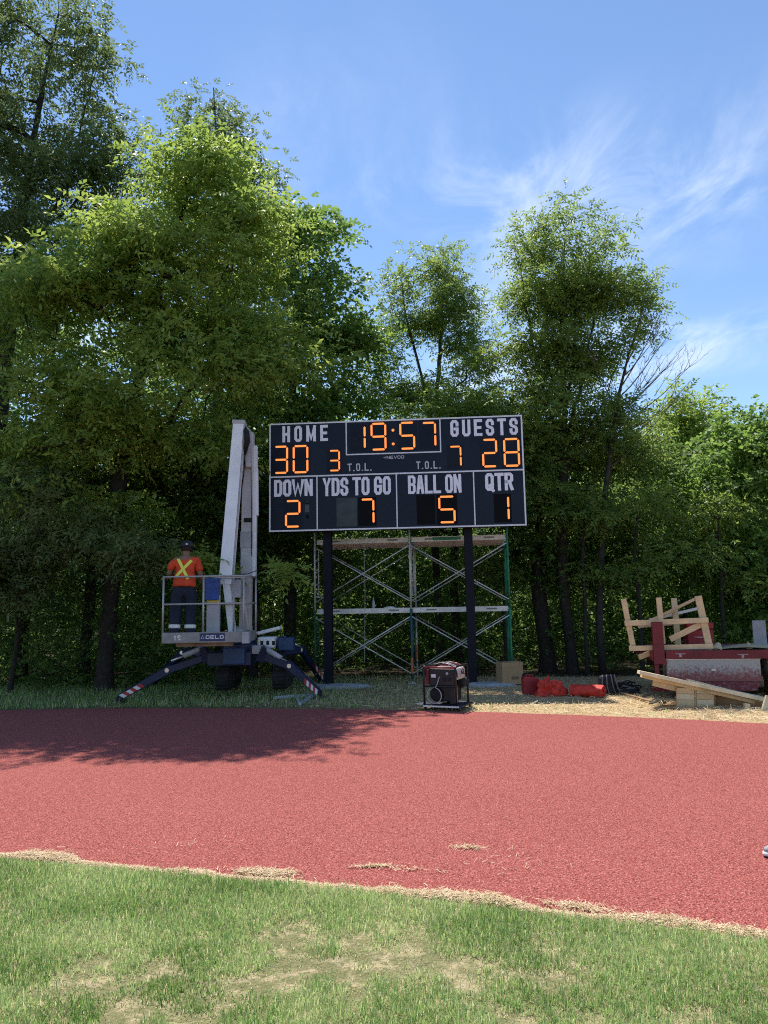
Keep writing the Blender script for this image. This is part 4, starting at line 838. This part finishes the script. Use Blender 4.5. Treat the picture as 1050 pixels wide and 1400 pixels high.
def tape(a, b, w):
    A_, B_ = Vector(a), Vector(b); n_ = 12; d = (B_-A_).normalized(); s = Vector((-d.y, d.x))*w/2; mb = MB(); vs = []
    for i in range(n_+1):
        c = A_.lerp(B_, i/n_)
        for q in (c-s, c+s):
            h = bvh.ray_cast(Vector((q.x, -1, q.y)), Vector((0, 1, 0))); y = h[0].y if h[0] else -.05
            a_, b_ = np.interp(q.y, [.93, .97, 1.03, 1.10, 1.17], [.186, .19, .186, .178, .168]), np.interp(q.y, [.93, .97, 1.03, 1.10, 1.17, 1.2], [.148, .15, .146, .136, .122, 0])
            y = min(y, -b_*math.sqrt(max(0, 1-(q.x/a_)**2))*1.03)
            vs.append(WB+Vector((q.x, y-.005, q.y)))
    mb.add(vs, [(2*i, 2*i+1, 2*i+3, 2*i+2) for i in range(n_)]); o = obj('reflective_tape', mb, hi_m, per)
    md = o.modifiers.new('thick', 'SOLIDIFY'); md.thickness = .004; md.offset = 0; return o
tape((-.125, 1.43), (.055, 1.06), .048); tape((.10, 1.40), (-.125, 1.13), .048); tape((-.125, 1.13), (-.145, 1.08), .045)
ev.to_mesh_clear()
per.scale = (1.08, 1.08, 1.02); per.rotation_euler = (rad(-4), rad(1.5), rad(13))
# ------------------------------------------------------------------ generator on its trolley
GB = G(611, 969); gy = rad(-24)
gm = Matrix.Rotation(gy, 3, 'Z')
def GP(x, y, z): return GB+gm@Vector((x, y, z))
blk = mat('black_steel', (.015, .014, .016), .45, var=.3); redg = mat('dull_red_paint', (.20, .02, .025), .45, var=.3, scale=8)
cream = mat('cream_tank', (.50, .44, .42), .45, var=.2, scale=9)
gen = thing('generator', 'black framed portable generator with cables on top beside the track', 'generator', GB)
hw, hd, hh = .265, .30, .69
for x in (-hw, hw):
    part('frame_side', blk, gen, lambda b: b.tube([GP(x, -hd, .09), GP(x, -hd, hh-.03), GP(x, -hd+.03, hh), GP(x, hd-.03, hh), GP(x, hd, hh-.03), GP(x, hd, .09)], .017, 8), smooth=True)
for y in (-hd, hd):
    part('frame_bar', redg, gen, lambda b: b.tube([GP(-hw, y, hh-.02), GP(hw, y, hh-.02)], .016, 8), smooth=True)
    part('frame_bar', blk, gen, lambda b: b.tube([GP(-hw, y, .38), GP(hw, y, .38)], .014, 8), smooth=True)
part('tank', cream, gen, lambda b: b.box(GP(0.02, .02, .56), (.46, .50, .20), gm), .05)
pn = part('control_panel', blk, gen, lambda b: b.box(GP(.03, -.255, .52), (.42, .05, .26), gm), .01)
part('warning_label', wht_p, pn, lambda b: b.box(GP(-.11, -.2825, .54), (.075, .004, .05), gm))
for x in (.07, .15): part('outlet', rubber, pn, lambda b: b.lathe([(.03, 0), (.026, .012)], GP(x, -.28, .49), gm@Vector((0, -1, 0)), 12))
part('gauge', lgrey, pn, lambda b: b.lathe([(.022, 0), (.022, .01)], GP(.12, -.28, .58), gm@Vector((0, -1, 0)), 12))
part('red_side', redg, gen, lambda b: b.box(GP(-.225, -.2, .52), (.05, .12, .24), gm), .01)
part('engine', blk, gen, lambda b: (b.box(GP(.06, .02, .26), (.26, .36, .26), gm), b.box(GP(.17, -.12, .24), (.10, .16, .30), gm)), .02)
part('muffler', rubber, gen, lambda b: b.lathe([(.06, 0), (.08, .03), (.08, .26), (.06, .3)], GP(.2, .1, .40), gm@Vector((0, 1, 0)), 12), smooth=True)
part('recoil_cover', rubber, gen, lambda b: b.lathe([(.115, 0), (.115, .05), (.08, .09), (.03, .1)], GP(-.10, -.13, .24), gm@Vector((0, -1, 0)), 18))
part('side_strip', cream, gen, lambda b: b.box(GP(.232, -.2, .24), (.012, .10, .24), gm), .003)
part('loop_hose', lgrey, gen, lambda b: b.tube([GP(-.10+.125*math.cos(t), -.25-.01*t, .24+.125*math.sin(t)) for t in np.linspace(2.2, 7.6, 20)]+[GP(-.04, -.30, .42), GP(-.02, -.29, .50), GP(0., -.28, .53)], .008, 6), smooth=True)
g_ = random.Random(8)
for i in range(8):
    y = -.22+i*.058; off = g_.uniform(-.03, .03); pts = []
    for k_ in range(13):
        t = k_/12; x = -.24+.53*t; z = .675+.05*math.sin(math.pi*min(1, t*1.15))+g_.uniform(-.008, .008)
        if t > .78: x = .18+.085*math.sin((t-.78)/.22*1.57); z = .69-(t-.78)/.22*(.12+.08*g_.random())
        pts.append(GP(x, y+off*t+.05*math.sin(3*t+i), z))
    part('draped_cable', (rubber, lgrey, redg)[(i*2+i//3) % 3], gen, lambda b: b.tube(pts, .011, 6), smooth=True)
tb = part('trolley', mat('dark_board', (.03, .03, .045), .6, var=.3), gen, lambda b: b.box(GP(.02, 0, .075), (.66, .66, .03), gm), .004)
part('board_edge', alu, tb, lambda b: b.box(GP(.02, -.336, .075), (.60, .012, .024), gm))
part('loose_plate', alu, gen, lambda b: b.box(GP(-.32, -.22, .098), (.20, .14, .012), Matrix.Rotation(.6, 3, 'Z')))
for x in (-.26, .3):
    for y in (-.27, .27):
        w = part('castor', rubber, gen, lambda b: b.lathe([(.03, -.014), (.034, -.006), (.034, .006), (.03, .014)], GP(x, y, .035), gm@Vector((1, 0, 0)), 12))
        part('hub', lgrey, w, lambda b: b.lathe([(.012, -.018), (.012, .018)], GP(x, y, .035), gm@Vector((1, 0, 0)), 8))
# ------------------------------------------------------------------ things beside the scaffold
card = mat('cardboard', (.42, .27, .14), .85, var=.12, scale=4)
bc = G(695, 946); bm_ = Matrix.Rotation(.25, 3, 'Z'); bc = P(697, 930, 15.6); bc.z = 0; bw = .46
bx_ = thing('cardboard_box', 'tan cardboard box behind the green scaffold leg', 'box', bc)
part('carton', card, bx_, lambda b: b.box(bc+Vector((0, 0, .25)), (bw, .34, .44), bm_), .006)
part('flap', card, bx_, lambda b: b.box(bc+bm_@Vector((.02, -.02, .478)), (bw-.02, .16, .006), bm_))
part('printing', mat('faded_print', (.22, .13, .07), .8), bx_, lambda b: b.box(bc+bm_@Vector((.05, -.1725, .16)), (.16, .003, .06), bm_))
cb = G(725, 950); cm_ = Matrix.Rotation(.12, 3, 'Z'); redj = mat('red_plastic', (.30, .022, .028), .5, var=.2, scale=6)
jc = thing('jerry_can', 'red plastic jerry can standing beside the cardboard box', 'jerry can', cb)
part('can_body', redj, jc, lambda b: b.prism([(-.145, 0), (.145, 0), (.15, .03), (.15, .27), (.10, .31), (-.12, .335), (-.15, .31), (-.15, .03)], cb+Vector((0, .085, .008)), cm_@Vector((1, 0, 0)), (0, 0, 1), .17), .018)
part('can_handle', redj, jc, lambda b: b.tube([cb+cm_@Vector(q) for q in ((-.06, 0, .31), (-.05, 0, .365), (.04, 0, .355), (.07, 0, .31))], .014, 8), smooth=True)
part('can_cap', rubber, jc, lambda b: b.lathe([(.03, 0), (.03, .04)], cb+cm_@Vector((-.11, 0, .335)), (0, 0, 1), 12))
for x in (-.09, -.03, .03, .09): part('can_rib', redj, jc, lambda b: b.box(cb+cm_@Vector((x, -.088, .16)), (.012, .008, .2), cm_))
def heap(name, label, cat, c, rx, ry, h, m, seed, wr=.5):
    g = np.random.default_rng(seed); nu, nv = 64, 26; V = []
    for j in range(nv):
        ph = j/(nv-1)*math.pi/2*.999
        for i in range(nu):
            t = 2*math.pi*i/nu; x, y, z = math.cos(t)*math.cos(ph), math.sin(t)*math.cos(ph), math.sin(ph)
            V.append((x, y, z))
    V = np.array(V); amp = np.zeros(len(V))
    for k in range(26):
        d = unit(g.normal(0, 1, 3)); f = g.uniform(3, 13); amp += np.abs(np.sin(V@d*f+g.uniform(0, 6)))*(.5/f**.5)
    amp = (amp-amp.mean())/amp.std()
    r = 1+wr*.22*amp; low = 1+.18*np.sin(np.arctan2(V[:, 1], V[:, 0])*3+seed)
    Q = V*np.array([rx, ry, h])*(r*low)[:, None]; Q[:, 2] = np.maximum(Q[:, 2], .0); Q += np.array(c)
    fs = [(j*nu+i, j*nu+(i+1) % nu, (j+1)*nu+(i+1) % nu, (j+1)*nu+i) for j in range(nv-1) for i in range(nu)]
    mb = MB(); mb.add(Q.tolist(), fs); return tag(obj(name, mb, m, smooth=True), label, cat)
redf = mat('red_fabric', (.62, .045, .025), .7, var=.3, scale=12, bump=.4, bscale=30)
hp = G(757, 952); heap('fabric_heap', 'crumpled heap of bright red fabric between jerry can and rolled tarp', 'fabric', hp+Vector((-.05, .1, .005)), .22, .18, .25, redf, 3, .95)
rc = G(806, 954)+Vector((0, .12, 0)); mb = MB(); ra = Vector((.42, -.27, 0)).normalized(); g = np.random.default_rng(5); nr_, nl = 22, 14; base_i = 0; vs = []
for i in range(nl):
    t = i/(nl-1)-.5
    for j in range(nr_):
        a = 2*math.pi*j/nr_; r = (1+.06*math.sin(5*a+i*.6)+.04*g.normal())*(.96 if i in (0, nl-1) else 1)*(1.05-.15*abs(t))
        q = rc+ra*(t*.58)+Vector((-ra.y, ra.x, 0))*(math.cos(a)*.145*r)+Vector((0, 0, .105+math.sin(a)*.105*r)); vs.append((q.x, q.y, max(.004, q.z)))
mb.add(vs, [(i*nr_+j, i*nr_+(j+1) % nr_, (i+1)*nr_+(j+1) % nr_, (i+1)*nr_+j) for i in range(nl-1) for j in range(nr_)]+[tuple(range(nr_)), ])
rl = thing('rolled_tarp', 'rolled bright red tarp lying on the straw', 'tarp', rc)
obj('roll', mb, redf, rl, smooth=True); endc = rc+ra*.285
sp_pts = [endc+Vector((-ra.y, ra.x, 0))*(math.cos(t)*(.135-.016*t/2.2))+Vector((0, 0, .104+math.sin(t)*(.098-.013*t/2.2))) for t in np.linspace(0, 14, 60)]
mb = MB(); mb.tube(sp_pts, .011, 5); obj('roll_edge', mb, redf, rl, smooth=True)
part('roll_core', mat('dark_red_fabric', (.12, .012, .012), .8), rl, lambda b: b.lathe([(.085, 0), (.085, .004)], endc+Vector((0, 0, .104))-ra*.004, ra, 16))
bb = G(834, 951)+Vector((0, .15, 0)); dkf = mat('black_fabric', (.018, .018, .022), .7, var=.4, scale=10)
bagt = thing('backpack', 'black harness bag with pale straps next to the rolled red tarp', 'bag', bb)
part('bag_body', dkf, bagt, lambda b: b.hexa([bb+Vector(q) for q in ((-.17, -.12, 0), (.17, -.12, 0), (.18, .12, 0), (-.18, .12, 0), (-.13, -.08, .34), (.11, -.08, .36), (.12, .08, .36), (-.13, .08, .34))]), .05)
for x in (-.1, -.03, .05, .11):
    part('strap', mat('grey_strap', (.16, .15, .16), .7), bagt, lambda b: b.tube([bb+Vector(q) for q in ((x, -.10, .36), (x*1.1, -.125, .30), (x*1.3, -.15, .15), (x*1.5+.03, -.17, .02))], .012, 5), smooth=True)
hp2 = G(858, 950)+Vector((.02, .2, 0)); g_ = random.Random(12); cbt = thing('cable_heap', 'tangled heap of dark cables in front of the bushes', 'cables', hp2)
for i in range(9):
    a0 = g_.uniform(0, 6.28); rx, ry = g_.uniform(.12, .30), g_.uniform(.08, .18); h0 = g_.uniform(.03, .20)
    part('cable_coil', (dkf, rubber, mat('grey_strap', (.16, .15, .16), .7))[i % 3], cbt, lambda b: b.tube([hp2+Vector((rx*math.cos(t+a0)+.03*math.sin(3*t), ry*math.sin(t+a0), max(.018, h0+.10*math.sin(t*1.5+i)*.8-.06*abs(math.cos(t))))) for t in np.linspace(0, 6.283*.93, 26)], .014, 6), smooth=True)
part('cable_bundle', dkf, cbt, lambda b: b.lathe([(.24, 0), (.22, .07), (.12, .13), (.02, .15)], hp2+Vector((0, .03, .005)), (0, 0, 1), 14), .0)
# steel bracket lying on the verge
sb0 = G(375, 957); sb1 = G(428, 953); sb2 = G(410, 966)
br = thing('steel_bracket', 'pale steel A shaped bracket lying on the grass by the right outrigger', 'bracket', G(400, 960)); brm = mat('pale_steel', (.42, .47, .52), .4, metal=.4)
up5 = Vector((0, 0, .04)); part('bracket_arm', brm, br, lambda b: b.beam(sb0+up5, sb1+up5, .05, .05), .004)
part('bracket_arm', brm, br, lambda b: b.beam(sb1+Vector((.03, 0, .045)), sb2+up5, .05, .05), .004)
part('bracket_tie', brm, br, lambda b: b.beam(G(404, 955)+up5*1.1, sb2+up5*1.2, .04, .04), .004)
# ------------------------------------------------------------------ flatbed trailer with timber frame
tred = mat('trailer_red', (.15, .010, .018), .45, var=.25, scale=4)
mud = mat('dusty_toolbox', (.40, .39, .37), .55, metal=.25, scale=30, c2=(.25, .085, .08), detail=9)
def splash(m):
    # dried red mud, thicker towards the bottom of the box
    nt = m.node_tree; N = nt.nodes; L = nt.links; tc = N['Texture Coordinate']; rp = N['Color Ramp']; nz = N['Noise Texture']
    sp = N.new('ShaderNodeSeparateXYZ'); L.new(tc.outputs['Object'], sp.inputs[0]); r = N.new('ShaderNodeMapRange')
    r.inputs[1].default_value = .05; r.inputs[2].default_value = .34; r.inputs[3].default_value = .34; r.inputs[4].default_value = -.22; L.new(sp.outputs[2], r.inputs[0])
    a = N.new('ShaderNodeMath'); L.new(nz.outputs[0], a.inputs[0]); L.new(r.outputs[0], a.inputs[1]); L.new(a.outputs[0], rp.inputs[0])
    rp.color_ramp.elements[0].position = .42; rp.color_ramp.elements[1].position = .78
splash(mud)
wood = mat('new_timber', (.62, .46, .27), .75, var=.18, scale=5, bump=.15); wood2 = mat('pale_timber', (.68, .57, .38), .75, var=.18, scale=5)
wood3 = mat('brown_timber', (.30, .18, .09), .8, var=.25, scale=5); ply = mat('plywood', (.44, .36, .22), .75, var=.15, scale=5)
YT = 13.0
def Q(x, y, dy=0.): return P(x, y, YT+dy)
x0 = Q(893, 893).x; zd = Q(960, 889).z; zr = Q(960, 899).z; L_t = 5.2
trl = thing('flatbed_trailer', 'dark red flatbed trailer with dusty side boxes at the right edge', 'trailer', (x0+1.5, YT+1.0, 0))
part('deck', mat('worn_deck', (.16, .12, .09), .8, var=.3), trl, lambda b: b.box((x0+L_t/2, YT+1.05, zd-.03), (L_t, 2.05, .05)))
part('side_rail', tred, trl, lambda b: b.box((x0+L_t/2+.1, YT, (zd+zr)/2), (L_t-.2, .08, zd-zr+.02)), .006)
part('side_rail', tred, trl, lambda b: b.box((x0+L_t/2+.1, YT+2.12, (zd+zr)/2), (L_t-.2, .08, zd-zr+.02)), .006)
part('front_beam', tred, trl, lambda b: b.box((x0+.03, YT+1.06, (zd+zr)/2-.02), (.12, 2.15, .16)), .006)
for y in (0.,):
    part('corner_post', tred, trl, lambda b: (b.box((x0+.09, YT+y-.005, Q(900, 879).z), (.18, .10, Q(900, 850).z-Q(900, 908).z))), .01)
part('corner_bracket', tred, trl, lambda b: b.hexa([Q(904, 908, -.05), Q(912, 908, -.05), Q(912, 908, .02), Q(904, 908, .02), Q(904, 884, -.05), Q(905, 884, -.05), Q(905, 884, .02), Q(904, 884, .02)]))
for i, xx in enumerate((929, 1008, 1090)):
    part('lashing_plate', mat('scuffed_steel', (.4, .3, .3), .6), trl, lambda b: (b.box(Q(xx, 893.5, -.043), (.17, .008, .012)), b.box(Q(xx, 896, -.043), (.04, .008, .05))))
zq0, zq1, zq2 = Q(970, 899).z, Q(970, 930).z, Q(970, 943).z; xa, xb = Q(911, 915).x, Q(1030, 915).x
for k in (0, 1, 2):
    dx = k*(xb-xa+.14)
    tbx = part('side_box', mud, trl, lambda b: b.box(((xa+xb)/2+dx, YT+.22, (zq0+zq1)/2-.006), (xb-xa, .44, zq0-zq1)), .008)
    part('box_sill', mat('dusty_red', (.19, .035, .04), .7, scale=20, c2=(.26, .13, .12), thr=(.5, .66)), tbx, lambda b: b.hexa([Vector(q) for q in ((xa+dx, YT-.012, zq2), (xb+dx-.10, YT-.012, zq2), (xb+dx-.10, YT+.4, zq2), (xa+dx, YT+.4, zq2), (xa+dx, YT-.012, zq1-.008), (xb+dx+.01, YT-.012, zq1-.008), (xb+dx+.01, YT+.4, zq1-.008), (xa+dx, YT+.4, zq1-.008))]), .006)
    part('box_lip', alu, tbx, lambda b: b.box(((xa+xb)/2+dx, YT-.006, zq0-.012), (xb-xa+.01, .02, .018)))
    part('latch', alu, tbx, lambda b: b.box(((xa+xb)/2+dx, YT-.006, (zq0+zq1)/2), (.07, .012, .035)))
part('leg_frame', tred, trl, lambda b: (b.box((x0+.05, YT+.05, (zr+zq2)/2), (.07, .08, zr-zq2)), b.box((x0+.12, YT+.05, zq2+.02), (.36, .09, .06))), .005)
part('chassis_beam', blk, trl, lambda b: (b.box((x0+L_t/2, YT+.65, zr-.12), (L_t-.2, .12, .2)), b.box((x0+L_t/2, YT+1.45, zr-.12), (L_t-.2, .12, .2))))
for xw in (2.9, 3.85):
    for y in (.32, 1.8):
        wl = part('wheel', rubber, trl, lambda b: b.lathe([(.30, 0), (.38, .03), (.39, .1), (.39, .17), (.38, .24), (.30, .27)], (x0+xw, YT+y+.1, .39), (0, 1, 0), 24), smooth=True)
        part('rim', lgrey, wl, lambda b: b.lathe([(.22, -.01), (.20, .05), (.08, .06)], (x0+xw, YT+y+.1, .39), (0, 1, 0), 16))
# timber frame on the deck
tf = thing('timber_rack', 'open frame of new pale timber standing on the left end of the trailer', 'timber rack', (Q(905, 890, .5).x, YT+.5, zd))
def stick(a, b, dya, dyb, w=.09, h=.04, m=None, nm='board', par_=None): return part(nm, m or wood, par_ or tf, lambda q: q.beam(Q(*a, dya), Q(*b, dyb), h, w, (1, 0, 0)), .003)
def rail_(a, b, dya, dyb, w=.09, h=.04, m=None, nm='board', par_=None): return part(nm, m or wood, par_ or tf, lambda q: q.beam(Q(*a, dya), Q(*b, dyb), h, w, (0, 0, 1)), .003)
stick((851.5, 819), (865, 888), .15, .15); stick((897.5, 817), (903, 880), .15, .15); stick((948, 815), (962.5, 883), .15, .15, .115)
stick((908, 818), (914, 882), .75, .75, .1)
rail_((854, 852.5), (962, 847.5), .105, .105); rail_((860, 887), (968, 882.5), .10, .10, .085)
rail_((912, 874), (952, 853), .17, .17, .10); rail_((876, 851), (946, 818), .6, .2, .05, .05); rail_((862, 858), (912, 834), .75, .7, .05)
rail_((874, 848), (937, 832), .9, .9, .05, m=alu, nm='metal_strip'); rail_((871, 899), (890, 891), .2, .25, .085, .05)
rail_((864, 855), (930, 849), .9, .9)
# loads on the deck
rb = thing('red_toolbox', 'red steel toolbox on the deck behind the timber frame', 'toolbox', (Q(937, 884, .95).x, YT+.95, zd))
part('box_body', redj, rb, lambda b: b.box((Q(937, 870, .95).x, YT+.95, zd+.17), (.44, .4, .32)), .012)
part('box_lid', mat('bright_red_paint', (.34, .02, .025), .45), rb, lambda b: b.box((Q(937, 870, .95).x, YT+.95, zd+.40), (.45, .41, .11)), .012)
part('lid_seam', blk, rb, lambda b: b.box((Q(937, 870, .95).x, YT+.743, zd+.338), (.43, .008, .012)))
part('box_handle', alu, rb, lambda b: b.tube([Vector((Q(937, 870, .95).x+q, YT+.74-.03*(abs(q) < .08), zd+.2)) for q in (-.1, -.07, .07, .1)], .008, 6))
def sheet(name, label, cat, pts, th, m, dy0, dy1):
    mb = MB(); a, b, c, d = pts; up = Vector((0, 0, th)); v = [Q(*a, dy0), Q(*b, dy0), Q(*c, dy1), Q(*d, dy1)]; n_ = 7
    vs = []
    for k_ in (0, 1):
        for i in range(n_):
            t = i/(n_-1); z = Vector((0, 0, .035*math.sin(math.pi*t)+k_*th)); vs += [v[0].lerp(v[1], t)+z, v[3].lerp(v[2], t)+z]
    o_ = 2*n_; fs = []
    for i in range(n_-1):
        p = 2*i; fs += [(p, p+1, p+3, p+2), (o_+p, o_+p+2, o_+p+3, o_+p+1), (p, p+2, o_+p+2, o_+p), (p+1, o_+p+1, o_+p+3, p+3)]
    fs += [(0, o_, o_+1, 1), (o_-2, o_-1, 2*o_-1, 2*o_-2)]; mb.add(vs, fs); return tag(obj(name, mb, m), label, cat)
sheet('plywood_sheet', 'bowed plywood sheet lying on the trailer deck', 'plywood', ((968, 888), (1035, 885), (1033, 881), (975, 883)), .014, ply, .25, .9)
sheet('plywood_offcut', 'short plywood offcut tucked under the bowed sheet', 'plywood', ((962, 888.5), (978, 888), (972, 882), (964, 883)), .03, wood, .2, .5)
gb_ = thing('grey_board', 'grey board standing upright on the trailer deck', 'board', (Q(1016, 880, .8).x, YT+.8, zd))
part('board', mat('grey_panel', (.30, .30, .32), .6, var=.15), gb_, lambda b: b.beam(Q(1017, 886, .8), Q(1014, 848, .8), .22, .03, (0, 1, 0)), .004)
for q in (856, 872): part('screw_plate', lgrey, gb_, lambda b: b.box(Q(1015, q, .78), (.03, .006, .03)))
wd = MB(); wd.prism([(-.05, 0), (.06, 0), (.0, .13)], Q(1004, 886, .6)-Vector((0, 0, 0)), (1, 0, 0), (0, 0, 1), .08); tag(obj('timber_wedge', wd, wood), 'small timber wedge left of the grey board', 'wedge')
pipe = thing('pipe_bundle', 'white pipes lying on the deck at the right picture edge', 'pipes', Q(1060, 876, .8))
for i in range(4): part('pipe', wht_p, pipe, lambda b: b.tube([Q(1038+i*2, 872+i*3.2, .7+.05*i), Q(1120, 873+i*3.2, .7+.05*i)], .022, 8), smooth=True)
piv = Vector((x0, YT, 0)); ta = rad(-11)
for o in [trl, tf, rb, gb_, pipe]+[bpy.data.objects[n_] for n_ in ('plywood_sheet', 'plywood_offcut', 'timber_wedge')]:
    o.location = piv+Matrix.Rotation(ta, 3, 'Z')@(o.location-piv); o.rotation_euler.z += ta
# ------------------------------------------------------------------ lumber pile in front of the trailer
YL = 11.9
def K(x, y, dy=0.): return P(x, y, YL+dy)
lp = G(940, 967); YL = lp.y
def solid(name, label, m, a, b, w, h, up=(0, 0, 1), cat='board', group='boards of the lumber pile', parent=None, bev=.003):
    mb = MB(); mb.beam(a, b, w, h, up); o = obj(name, mb, m, parent, bev); return tag(o, label, cat, group) if parent is None else o
cr = thing('timber_crate', 'open crate of pale boards holding up the leaning planks', 'crate', lp)
for i, (xa_, xb_) in enumerate(((925.5, 949.5), (952.5, 976))):
    for j in range(3):
        z0_, z1_ = [(966, 956.5), (956, 948.5), (948, 940.5)][j]
        part('slat', wood2 if (i+j) % 2 else wood, cr, lambda b: b.hexa([K(xa_, z0_), K(xb_-.5, z0_+1), K(xb_-.5, z0_+1, .03), K(xa_, z0_, .03), K(xa_+.6, z1_), K(xb_, z1_+1), K(xb_, z1_+1, .03), K(xa_+.6, z1_, .03)]), .002)
for xx in (927, 950.8, 974):
    part('batten', wood, cr, lambda b: b.beam(K(xx-.6, 968, .05), K(xx+.5, 941, .05), .045, .05, (0, 1, 0)), .002)
part('end_panel', wood3, cr, lambda b: b.hexa([K(976.5, 968.5, .02), K(978, 968.5, .02), K(978, 966, .5), K(976.5, 966, .5), K(977, 942, .02), K(978.5, 942, .02), K(978.5, 942, .5), K(977, 942, .5)]))
part('crate_floor', wood3, cr, lambda b: b.hexa([K(927, 966, .06), K(975, 967.5, .06), K(975, 963, .5), K(927, 962, .5), K(927, 964.5, .06), K(975, 966, .06), K(975, 961.5, .5), K(927, 960.5, .5)]))
descr = ('nearest long pale plank of the leaning pile', 'second pale plank lying just behind the nearest', 'third plank of the leaning pile, slightly shorter', 'fourth plank lying under the green taped one', 'rear plank of the leaning pile by the trailer')
for i in range(5):
    a = K(873+i*4, 921.5+i*1.2-(i % 2)*1.5, .02+i*.11); b = K(1052-i*3, 962.5-i*1.5, -.15+i*.13)
    solid('plank', descr[i], (wood2, wood, wood2, wood, wood2)[i], a+Vector((0, 0, (.03, -.03, .035, 0, .04)[i])), b+Vector((0, 0, (.05, -.03, .04, 0, .03)[i])), .17, .055)
solid('plank', 'top plank with a strip of green tape on the leaning pile', wood2, K(940, 929.5, .22), K(1050, 957, .1), .15, .03)
tpn = bpy.data.objects['plank.005']; mb = MB(); a, b = K(975, 939.0, .19), K(994, 943.5, .175); mb.beam(a+Vector((0, -.005, .014)), b+Vector((0, -.005, .014)), .158, .012); obj('green_tape', mb, mat('green_tape', (.22, .55, .12), .5), tpn)
solid('offcut_board', 'short brown board jutting out under the plank ends', wood, K(893, 932, .12), K(934, 942, .12), .05, .13)
solid('brown_board', 'brown weathered board on edge under the right half of the planks', wood3, K(979, 955, .15), K(1040, 969, -.1), .04, .19)
solid('brown_board', 'second brown board on edge, low behind the first one', wood3, K(985, 951, .45), K(1048, 964, .25), .04, .17)
solid('spacer_block', 'small white spacer block under the right end of the planks', wood2, K(1021, 973, -.26), K(1021, 962, -.26), .075, .07, (0, 1, 0), 'block')
solid('cream_board', 'cream board end leaning at the right edge in front of the lumber', wood2, K(1046, 977, -.55), K(1053, 953, -.5), .14, .04, (0, 1, 0), 'board')
pl = MB(); pl.beam(G(848, 950)+Vector((0, 0, .03)), G(890, 962)+Vector((0, 0, .03)), .06, .04); tag(obj('timber_batten', pl, wood3), 'thin batten lying on the straw left of the lumber pile', 'batten')
pl = MB(); pl.tube([G(886, 963)+Vector((0, 0, .02)), G(912, 962)+Vector((0, 0, .02))], .016, 7); tag(obj('iron_bar', pl, blk, smooth=True), 'short dark iron bar on the straw by the lumber pile', 'bar')
# ------------------------------------------------------------------ shoe at the right edge
sg = G(1049, 1176)+Vector((.112, .03, .008)); shoe = thing('shoe', 'grey sneaker with white sole on the red track at the right edge', 'shoe', sg)
def shoe_ring(w, l, z, dx=0): return [(sg.x+dx+l*math.cos(6.283*i/20)*(1 if math.cos(6.283*i/20) < 0 else .9), sg.y+w*math.sin(6.283*i/20)*(1-.18*math.cos(6.283*i/20)), sg.z+z) for i in range(20)]
def rings(rs):
    mb = MB(); k = 20; mb.add(sum(rs, []), [tuple(reversed(range(k)))]+[(r*k+i, r*k+(i+1) % k, (r+1)*k+(i+1) % k, (r+1)*k+i) for r in range(len(rs)-1) for i in range(k)]+[tuple(range((len(rs)-1)*k, len(rs)*k))]); return mb
obj('outsole', rings([shoe_ring(.045, .115, 0), shoe_ring(.047, .118, .012)]), rubber, shoe, smooth=False)
obj('sole', rings([shoe_ring(.049, .121, .0125), shoe_ring(.05, .122, .02), shoe_ring(.047, .118, .034)]), wht_p, shoe, smooth=True)
obj('upper', rings([shoe_ring(.045, .114, .0345), shoe_ring(.044, .108, .055), shoe_ring(.038, .085, .08, .025), shoe_ring(.034, .055, .11, .05)]), mat('grey_mesh', (.36, .38, .40), .8), shoe, smooth=True)
for i in range(4):
    mb = MB(); x = sg.x-.045+i*.022; z = sg.z+.078+i*.009; mb.tube([(x, sg.y-.03, z-.012), (x, sg.y, z+.006), (x, sg.y+.03, z-.012)], .004, 5); obj('lace', mb, wht_p, shoe)
